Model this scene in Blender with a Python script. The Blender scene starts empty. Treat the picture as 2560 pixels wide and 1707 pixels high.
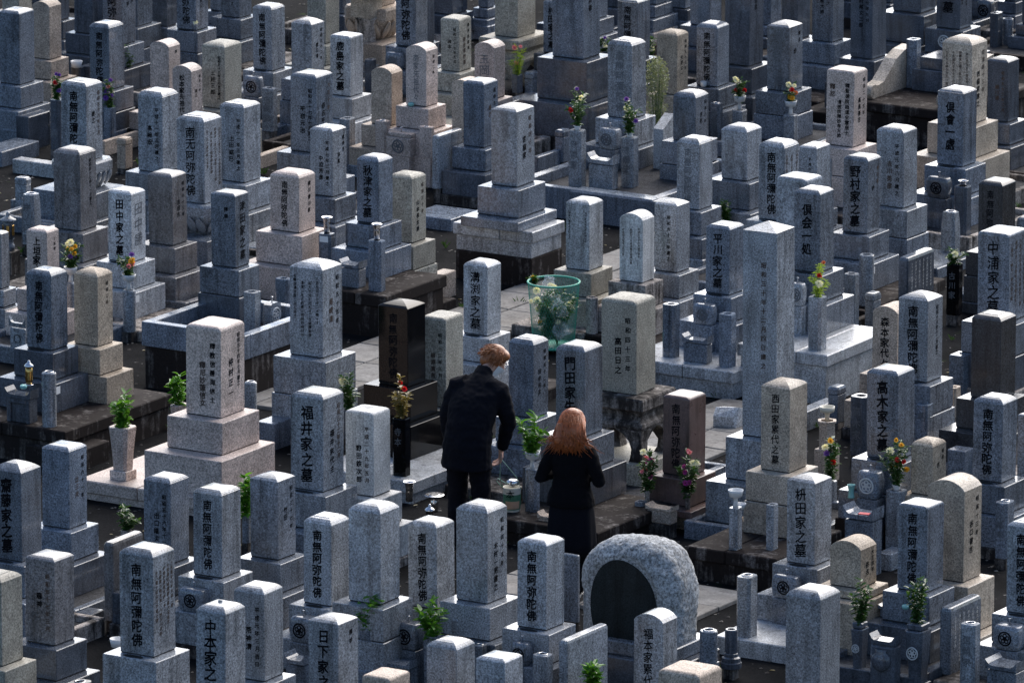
import bpy, bmesh, math, random
from mathutils import Vector, Matrix, noise
R = math.radians
scene = bpy.context.scene
# ------------------------------------------------------------------ camera
cam_data = bpy.data.cameras.new('camera')
cam = bpy.data.objects.new('camera', cam_data)
scene.collection.objects.link(cam)
scene.camera = cam
CAM = Vector((38.136, -62.233, 17.854))
AIM = Vector((0.0, 0.0, 0.6))
cam.location = CAM
cam.rotation_euler = (AIM - CAM).to_track_quat('-Z', 'Y').to_euler()
cam_data.lens = 300
cam_data.sensor_width = 36
cam_data.clip_start = 1
cam_data.clip_end = 2000
cam_data.dof.use_dof = True
cam_data.dof.focus_distance = 71.5
cam_data.dof.aperture_fstop = 9.0
# ------------------------------------------------------------------ sky, sun, exposure
SUN_AZ, SUN_EL = -6.0, 40.0            # degrees right of +Y, height
world = bpy.data.worlds.new('World')
scene.world = world
world.use_nodes = True
wn = world.node_tree.nodes
sky = wn.new('ShaderNodeTexSky')
sky.sky_type = 'NISHITA'
sky.sun_disc = False
sky.sun_elevation = R(SUN_EL)
sky.sun_rotation = R(SUN_AZ)
sky.air_density = 1.0
sky.dust_density = 2.0
sky.ozone_density = 3.5
wn['Background'].inputs["Strength"].default_value = 0.05
world.node_tree.links.new(sky.outputs[0], wn['Background'].inputs['Color'])
sd = bpy.data.lights.new('sun', 'SUN')
sd.energy = 1.5
sd.angle = R(70)
sd.color = (1.0, 0.94, 0.87)
sun = bpy.data.objects.new('sun', sd)
scene.collection.objects.link(sun)
sdir = Vector((math.sin(R(SUN_AZ)) * math.cos(R(SUN_EL)), math.cos(R(SUN_AZ)) * math.cos(R(SUN_EL)), math.sin(R(SUN_EL))))
sun.rotation_euler = (-sdir).to_track_quat('-Z', 'Y').to_euler()
sun.location = (0, 0, 30)
scene.view_settings.view_transform = 'Standard'
scene.view_settings.look = 'None'
scene.view_settings.exposure = 1.98
scene.view_settings.gamma = 1
scene.view_settings.use_curve_mapping = False
rng = random.Random(7)
COL = scene.collection
PENDING = []                          # objects are linked together at the end

# ------------------------------------------------------------------ materials
MATS = {}
def nodes_of(name):
    m = bpy.data.materials.new(name)
    m.use_nodes = True
    nt = m.node_tree
    return m, nt, nt.nodes, nt.links, nt.nodes['Principled BSDF']
def mixc(nt, a, b, fac, mode='MIX'):
    n = nt.nodes.new('ShaderNodeMix'); n.data_type = 'RGBA'; n.blend_type = mode
    for s, v in ((n.inputs['Factor'], fac), (n.inputs[6], a), (n.inputs[7], b)):
        if hasattr(v, 'links'): nt.links.new(v, s)
        elif isinstance(v, (int, float)): s.default_value = v
        else: s.default_value = (*v, 1) if len(v) == 3 else v
    return n.outputs[2]
def ramp(nt, src, stops):
    n = nt.nodes.new('ShaderNodeValToRGB')
    e = n.color_ramp.elements
    while len(e) < len(stops): e.new(0.5)
    for el, (p, c) in zip(e, stops):
        el.position = p
        el.color = (c, c, c, 1) if isinstance(c, (int, float)) else (*c, 1)
    nt.links.new(src, n.inputs[0])
    return n.outputs[0]
def tex(nt, vec, scale, detail=2, rough=.6):
    n = nt.nodes.new('ShaderNodeTexNoise')
    n.inputs['Scale'].default_value = scale
    n.inputs['Detail'].default_value = detail
    n.inputs['Roughness'].default_value = rough
    if vec is not None: nt.links.new(vec, n.inputs['Vector'])
    return n.outputs['Fac']
def coords(nt, stretch=None, shift=True):
    tc = nt.nodes.new('ShaderNodeTexCoord')
    v = tc.outputs['Object']
    if shift:
        oi = nt.nodes.new('ShaderNodeObjectInfo')
        a = nt.nodes.new('ShaderNodeVectorMath'); a.operation = 'MULTIPLY_ADD'
        nt.links.new(oi.outputs['Random'], a.inputs[0]); a.inputs[1].default_value = (37, 53, 71); nt.links.new(v, a.inputs[2])
        v = a.outputs[0]
    if stretch:
        m = nt.nodes.new('ShaderNodeVectorMath'); m.operation = 'MULTIPLY'
        nt.links.new(v, m.inputs[0]); m.inputs[1].default_value = stretch
        v = m.outputs[0]
    return v
def granite(name, base, speck=.86, rough=.32, stain=0.0, warm=0.06, grain=72, staincol=(.02, .017, .016), lvl=.5, spread=.34):
    m, nt, N, L, b = nodes_of('granite_' + name)
    v = coords(nt)
    sp = ramp(nt, tex(nt, v, grain, 3, .8), [(.30, 1 - speck), (.44, 1 - speck * .35), (.54, 1.0 + speck * .1), (.66, 1.0 + speck * .75)])
    c = mixc(nt, (*base, 1), sp, 1, 'MULTIPLY')
    bl = ramp(nt, tex(nt, v, 4.2, 5, .65), [(.28, .66), (.72, 1.22)])
    c = mixc(nt, c, bl, 1, 'MULTIPLY')
    oi = N.new('ShaderNodeObjectInfo')
    rv = ramp(nt, oi.outputs['Random'], [(0, 1 - spread / 2), (1, 1 + spread / 2)])
    c = mixc(nt, c, rv, 1, 'MULTIPLY')
    wv = ramp(nt, tex(nt, v, 1.1, 2), [(.35, 0), (.75, warm)])
    c = mixc(nt, c, (.46, .34, .22), wv)
    # weather streaks running down the stone
    sv = coords(nt, (14, 14, 1.3))
    if stain > 0:
        s1 = tex(nt, sv, 1.0, 5, .65)
        s2 = tex(nt, coords(nt), 4.5, 5, .7)
        mul = N.new('ShaderNodeMath'); mul.operation = 'MULTIPLY_ADD'
        L.new(s1, mul.inputs[0]); mul.inputs[1].default_value = .5
        h = N.new('ShaderNodeMath'); h.operation = 'MULTIPLY'; L.new(s2, h.inputs[0]); h.inputs[1].default_value = .5
        L.new(h.outputs[0], mul.inputs[2])
        st = ramp(nt, mul.outputs[0], [(lvl - .06, 0), (lvl + .07, stain)])
        c = mixc(nt, c, staincol, st)
    else:
        s1 = tex(nt, sv, 1.0, 4, .6)
        c = mixc(nt, c, ramp(nt, s1, [(.50, 1.0), (.74, .42)]), 1, 'MULTIPLY')
        c = mixc(nt, c, ramp(nt, tex(nt, v, 9, 5, .7), [(.60, 1.0), (.74, 1.35)]), 1, 'MULTIPLY')
    L.new(c, b.inputs['Base Color'])
    rr = ramp(nt, tex(nt, v, 6, 3), [(.3, max(.05, rough - .06)), (.7, rough + .08)])
    L.new(rr, b.inputs['Roughness'])
    bp = N.new('ShaderNodeBump'); bp.inputs['Strength'].default_value = .015 if rough < .4 else min(.5, .1 + rough * .45); bp.inputs['Distance'].default_value = .003
    L.new(tex(nt, v, grain * .8, 4, .7), bp.inputs['Height']); L.new(bp.outputs[0], b.inputs['Normal'])
    if rough > .5: b.inputs['Specular IOR Level'].default_value = .12 if rough > .7 else .3
    MATS[name] = m
granite('g1', (.275, .295, .32), rough=.16)
granite('g2', (.40, .42, .44), rough=.32)
granite('g3', (.085, .10, .125), rough=.12, speck=.6)
granite('g4', (.165, .188, .222), rough=.14)
granite('g5', (.175, .175, .185), rough=.26)
granite('g6', (.165, .195, .24), rough=.12)
granite('g7', (.045, .048, .054), rough=.20, speck=.75)
granite('w1', (.50, .50, .49), rough=.55, speck=.6)
granite('b1', (.46, .37, .295), rough=.55, stain=.35, lvl=.60, warm=.2)
granite('b2', (.34, .325, .275), rough=.55, stain=.4, lvl=.58, warm=.15)
granite('b3', (.40, .335, .26), rough=.58, stain=.4, lvl=.58, warm=.22)
granite('b4', (.42, .36, .29), rough=.5, stain=.45, lvl=.58, warm=.15)
granite('pk', (.50, .41, .365), rough=.5, stain=.22, lvl=.60, warm=.12)
granite('rd', (.115, .075, .07), rough=.3, speck=.35)
granite('bk', (.005, .005, .006), rough=.07, speck=.3, warm=0)
MATS['bk'].node_tree.nodes['Principled BSDF'].inputs['Specular IOR Level'].default_value = .16
granite('kc', (.20, .185, .175), rough=.8, stain=.95, lvl=.47, warm=.08, grain=50)
granite('kd', (.15, .138, .132), rough=.82, stain=.97, lvl=.41, warm=.08, grain=40, staincol=(.016, .012, .011))
granite('ks', (.42, .38, .35), rough=.75, stain=.95, lvl=.52, warm=.2, grain=60)
def plain(name, col, rough=.5, metal=0, var=.0, scale=30, **kw):
    m, nt, N, L, b = nodes_of(name)
    if var:
        f = ramp(nt, tex(nt, coords(nt), scale, 3), [(.3, 1 - var), (.7, 1 + var)])
        L.new(mixc(nt, (*col, 1), f, 1, 'MULTIPLY'), b.inputs['Base Color'])
    else:
        b.inputs['Base Color'].default_value = (*col, 1)
    b.inputs['Roughness'].default_value = rough
    b.inputs['Metallic'].default_value = metal
    for k, v in kw.items(): b.inputs[k.replace('_', ' ')].default_value = v
    MATS[name] = m
    return m
plain('ink', (.006, .006, .008), .9, Specular_IOR_Level=.08)
plain('mortar', (.018, .016, .015), .95)
plain('ink_brown', (.05, .03, .022), .8)
plain('carved', (.10, .108, .12), .8)
plain('ink_white', (.55, .56, .56), .8)
plain('steel', (.62, .62, .63), .22, 1)
plain('brass', (.55, .36, .12), .25, 1)
plain('dark_hole', (.01, .01, .01), .9)
plain('porcelain', (.62, .63, .63), .2, var=.06)
plain('cream', (.55, .52, .42), .3)
plain('celadon', (.22, .48, .45), .2)
plain('card_white', (.78, .78, .76), .6)
plain('card_red', (.5, .04, .05), .6)
plain('black_cloth', (.0035, .004, .0075), .9, var=.25, scale=60, Specular_IOR_Level=.12)
plain('black_knit', (.003, .003, .0045), .95, var=.2, scale=80, Specular_IOR_Level=.1)
plain('skin', (.52, .30, .22), .5, var=.06, scale=20)
plain('mask', (.75, .76, .78), .8)
plain('hair_brown', (.26, .085, .024), .42, var=.35, scale=70)
plain('hair_auburn', (.27, .068, .014), .38, var=.4, scale=60)
plain('shoe', (.008, .008, .009), .3)
plain('bin_green', (.06, .36, .25), .5)
plain('rope', (.25, .42, .34), .7)
plain('bucket_body', (.60, .58, .50), .5, var=.1)
plain('bucket_label', (.05, .16, .09), .6, var=.15)
plain('bucket_tan', (.50, .30, .19), .6, var=.1)
plain('stem', (.06, .12, .03), .6)
def leafmat(name, c, tr=.25):
    m, nt, N, L, b = nodes_of(name)
    oi = N.new('ShaderNodeTexCoord')
    f = ramp(nt, tex(nt, oi.outputs['Object'], 26, 2), [(.3, .55), (.7, 1.5)])
    L.new(mixc(nt, (*c, 1), f, 1, 'MULTIPLY'), b.inputs['Base Color'])
    b.inputs['Roughness'].default_value = .32
    b.inputs['Transmission Weight'].default_value = 0
    t = N.new('ShaderNodeBsdfTranslucent'); t.inputs['Color'].default_value = (c[0] * 2.2, c[1] * 2.0, c[2] * .8, 1)
    mx = N.new('ShaderNodeMixShader'); mx.inputs[0].default_value = tr
    L.new(b.outputs[0], mx.inputs[1]); L.new(t.outputs[0], mx.inputs[2])
    L.new(mx.outputs[0], N['Material Output'].inputs['Surface'])
    MATS[name] = m
leafmat('leaf_dark', (.035, .085, .022))
leafmat('leaf_bright', (.07, .19, .025), .35)
leafmat('leaf_lime', (.22, .32, .05), .4)
leafmat('leaf_dry', (.16, .13, .05), .3)
leafmat('leaf_silver', (.16, .19, .12), .3)
for k, c in dict(p=(.16, .07, .42), w=(.75, .75, .72), r=(.50, .012, .015), y=(.62, .38, .04), k=(.68, .26, .32), o=(.48, .13, .05), m=(.45, .06, .30)).items():
    leafmat('petal_' + k, c, .3)
def see_through(name, col, a):
    m, nt, N, L, b = nodes_of(name)
    b.inputs['Base Color'].default_value = (*col, 1); b.inputs['Roughness'].default_value = .12
    b.inputs['Alpha'].default_value = a
    MATS[name] = m
see_through('plastic_film', (.85, .88, .92), .16)

# ------------------------------------------------------------------ mesh helpers
def make_mesh(name, v, f, mat=None, smooth=False):
    me = bpy.data.meshes.new(name)
    me.from_pydata([tuple(p) for p in v], [], f)
    me.update()
    if mat: me.materials.append(MATS[mat] if isinstance(mat, str) else mat)
    if smooth: me.polygons.foreach_set('use_smooth', [True] * len(me.polygons))
    return me
def link(name, me, parent=None, loc=(0, 0, 0), rot=(0, 0, 0), scale=None):
    o = bpy.data.objects.new(name, me)
    PENDING.append(o)
    o.location = loc; o.rotation_euler = rot
    if scale: o.scale = scale
    if parent: o.parent = parent
    return o
def tag(o, label, cat, group=None, kind=None):
    if label: o['label'] = label
    if cat: o['category'] = cat
    if group: o['group'] = group
    if kind: o['kind'] = kind
    return o
def empty(name, loc, rotz=0):
    o = bpy.data.objects.new(name, None); PENDING.append(o)
    o.location = loc; o.rotation_euler = (0, 0, rotz); o.empty_display_size = .1
    return o
class MB:
    def __init__(s): s.v = []; s.f = []
    def add(s, vf, M=None):
        n = len(s.v); v, f = vf
        s.v += [tuple(M @ Vector(p)) for p in v] if M is not None else [tuple(p) for p in v]
        s.f += [tuple(i + n for i in q) for q in f]
        return s
def bevbox(x0, x1, y0, y1, z0, z1, b=.005):
    """box with chamfered edges"""
    b = min(b, (x1 - x0) * .3, (y1 - y0) * .3, (z1 - z0) * .3)
    cs = [(x0, y0), (x1, y0), (x1, y1), (x0, y1)]
    def ring(z, i, j):
        return [(x0 + i, y0 + j, z), (x1 - i, y0 + j, z), (x1 - j, y0 + i, z), (x1 - j, y1 - i, z), (x1 - i, y1 - j, z), (x0 + i, y1 - j, z), (x0 + j, y1 - i, z), (x0 + j, y0 + i, z)]
    rs = [ring(z0, b, b), ring(z0 + b, b, 0), ring(z1 - b, b, 0), ring(z1, b, b)]
    return loft(rs)
def loft(rs, cap0=True, cap1=True, closed=True):
    n = len(rs[0]); v = [p for r in rs for p in r]; f = []
    for i in range(len(rs) - 1):
        for j in range(n if closed else n - 1):
            k = (j + 1) % n
            f.append((i * n + j, i * n + k, (i + 1) * n + k, (i + 1) * n + j))
    if cap0: f.append(tuple(range(n - 1, -1, -1)))
    if cap1: f.append(tuple((len(rs) - 1) * n + j for j in range(n)))
    return v, f
def lathe(prof, n=20, cx=0, cy=0, cap0=True, cap1=True):
    rs = [[(cx + r * math.cos(6.28318 * j / n), cy + r * math.sin(6.28318 * j / n), z) for j in range(n)] for r, z in prof]
    return loft(rs, cap0, cap1)
def tube(path, rad, n=6, cap=True):
    P = [Vector(p) for p in path]
    rad = [rad] * len(P) if isinstance(rad, (int, float)) else rad
    rs = []
    ref = Vector((0, 0, 1))
    for i, p in enumerate(P):
        t = (P[min(i + 1, len(P) - 1)] - P[max(i - 1, 0)]).normalized()
        if abs(t.dot(ref)) > .95: ref = Vector((1, 0, 0))
        a = t.cross(ref).normalized(); b2 = a.cross(t).normalized(); ref = b2
        r = rad[i]
        rx, ry = (r, r) if isinstance(r, (int, float)) else r
        rs.append([tuple(p + a * (rx * math.cos(6.28318 * j / n)) + b2 * (ry * math.sin(6.28318 * j / n))) for j in range(n)])
    return loft([q[::-1] for q in rs], cap, cap)
def torus(Rr, r, n=24, m=6, cx=0, cy=0, cz=0, axis='z'):
    v = []; f = []
    for i in range(n):
        a = 6.28318 * i / n
        for j in range(m):
            b = 6.28318 * j / m
            q = ((Rr + r * math.cos(b)) * math.cos(a), (Rr + r * math.cos(b)) * math.sin(a), r * math.sin(b))
            if axis == 'y': q = (q[0], q[2], q[1])
            if axis == 'x': q = (q[2], q[0], q[1])
            v.append((q[0] + cx, q[1] + cy, q[2] + cz))
    for i in range(n):
        for j in range(m):
            f.append((i * m + j, ((i + 1) % n) * m + j, ((i + 1) % n) * m + (j + 1) % m, i * m + (j + 1) % m))
    return v, f
def boxobj(name, dims, mat, parent, b=.005):
    return link(name, make_mesh(name, *bevbox(*dims, b), mat), parent)

# ------------------------------------------------------------------ lettering
GLYPH = {}
fc = bpy.data.curves.new('glyph', 'FONT'); fc.resolution_u = 2
fo = bpy.data.objects.new('glyph', fc); COL.objects.link(fo)
def glyph(ch, off):
    k = (ch, off)
    if k not in GLYPH:
        fc.body = ch; fc.offset = off
        dg = bpy.context.evaluated_depsgraph_get()
        me = bpy.data.meshes.new_from_object(fo.evaluated_get(dg))
        vs = [v.co.copy() for v in me.vertices]
        if vs:
            lo = [min(v[i] for v in vs) for i in (0, 1)]; hi = [max(v[i] for v in vs) for i in (0, 1)]
            cx, cy = (lo[0] + hi[0]) / 2, (lo[1] + hi[1]) / 2
        else: cx = cy = 0
        # brush-like slope: right side climbs a little, verticals lean a touch
        out = []
        for v in vs:
            x, y = v.x - cx, v.y - cy
            y2 = y + .10 * x + .02 * math.sin(7 * x + 3 * y)
            x2 = x * (1.02 + .06 * y) + .015 * math.sin(9 * y)
            out.append((x2, y2))
        GLYPH[k] = (out, [tuple(p.vertices) for p in me.polygons])
        bpy.data.meshes.remove(me)
    return GLYPH[k]
def put_text(mb, text, x, ztop, zbot, size, face, plane, off, jit=None, bold=0):
    """a vertical column; face 'f' = front (-y), 'r' = right (+x)"""
    n = len(text); step = (ztop - zbot) / n
    for i, ch in enumerate(text):
        vs, fs = glyph(ch, off)
        z = ztop - step * (i + .5)
        sx = size; sz = min(size, step * .98)
        jx = (jit.uniform(-.03, .03) * size) if jit else 0
        for k in range(3 if bold else 1):
            e = bold * (k - 1) if bold else 0
            if face == 'f': pts = [(x + jx + (a + e) * sx, plane - .0015 - .0002 * k, z + (b + e * .7) * sz) for a, b in vs]
            else: pts = [(plane + .0015 + .0002 * k, x + jx + (a + e) * sx, z + (b + e * .7) * sz) for a, b in vs]
            mb.add((pts, fs))
CHARS = {}
def char_mesh(ch, mat, wt=.028):
    """one bold brush character, unit size, facing -y"""
    if (ch, mat, wt) not in CHARS:
        vs, fs = glyph(ch, 0)
        mb = MB(); q = wt if mat != 'carved' else .006
        for k, (dx, dz) in enumerate(((0, 0), (q, q * .6), (-q, -q * .6), (q * .5, -q), (-q * .5, q))):
            mb.add(([(a + dx, -.0002 * k, b + dz) for a, b in vs], fs))
        CHARS[(ch, mat, wt)] = make_mesh('character', mb.v, mb.f, mat)
    return CHARS[(ch, mat, wt)]
FINE = '昭和五十年三月建之釋信士俗名行年七才大姉居士善光妙蓮清平成二六八日吉'
def inscription(spec, w, h, d, face, parent, jit):
    """spec: '*' bold main column, '~' main column carved without paint, '-' date/name columns, '#n' n fine columns"""
    if not spec: return
    W = w if face == 'f' else d
    plane = -d / 2 if face == 'f' else w / 2
    mb = MB(); mat = 'ink'
    c = spec[0]; body = spec[1:]
    if c in '*~':
        n = len(body); mat = 'carved' if c == '~' else 'ink'
        top, bot = h * .93, h * .07
        if n <= 4: top, bot = h * .88, h * .2
        step = (top - bot) / n
        size = min(W * (jit.uniform(.42, .52) if n > 4 else jit.uniform(.50, .57)), step * .98)
        wx = jit.uniform(.86, 1.06); tilt = jit.uniform(-.05, .05); wt = jit.choice((.016, .022, .028))
        for i, ch in enumerate(body):
            z = top - step * (i + .5); jx = jit.uniform(-.03, .03) * size
            sz = min(size, step * .98)
            tl = tilt + jit.uniform(-.025, .025); ss = jit.uniform(.93, 1.05)
            if face == 'f': link('character', char_mesh(ch, mat, wt), parent, (jx, plane - .0012, z), (0, tl, 0), (size * wx * ss, 1, sz * ss))
            else: link('character', char_mesh(ch, mat, wt), parent, (plane + .0012, jx, z), (0, tl, math.pi / 2), (size * wx * ss, 1, sz * ss))
    elif c == '-':
        cols = body.split('/')
        if face == 'f':
            xs = [.26, -.02, -.28]; tops = [.86, .62, .84]; ends = [.14, .1, .12]
        else:
            xs = [.24, -.08, -.3]; tops = [.92, .66, .8]; ends = [.3, .1, .2]
        if len(cols) == 1: xs = [.12]
        for i, t in enumerate(cols):
            if not t: continue
            H = (tops[i] - ends[i]) * h
            st = min(H / len(t), W * .24)
            size = min(W * (.16 if i == 0 else .20), st * .97)
            cm = 'ink_brown' if jit.random() < .15 else 'ink'
            for j, ch in enumerate(t):
                z = tops[i] * h - st * (j + .5); x = xs[i] * W + jit.uniform(-.03, .03) * size
                if face == 'f': link('character', char_mesh(ch, cm), parent, (x, plane - .0012, z), (0, 0, 0), (size, 1, size))
                else: link('character', char_mesh(ch, cm), parent, (plane + .0012, x, z), (0, 0, math.pi / 2), (size, 1, size))
    elif c == '#':
        n = int(body)
        for i in range(n):
            x = W * (.34 - .68 * i / max(1, n - 1)) if n > 1 else 0
            m = jit.randint(9, 15); t = ''.join(jit.choice(FINE) for _ in range(m))
            top = h * jit.uniform(.84, .93); st = W * .105 if face == 'f' else W * .125
            m = int(min(m, (top - h * .1) / st)); t = t[:m]
            put_text(mb, t, x, top, top - st * m, st * .92, face, plane, 0, jit, .03)
        mat = 'ink' if jit.random() < .5 else 'ink_brown'
    if mb.v: link('inscription', make_mesh('inscription', mb.v, mb.f, mat), parent)['kind'] = 'stuff'

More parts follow.
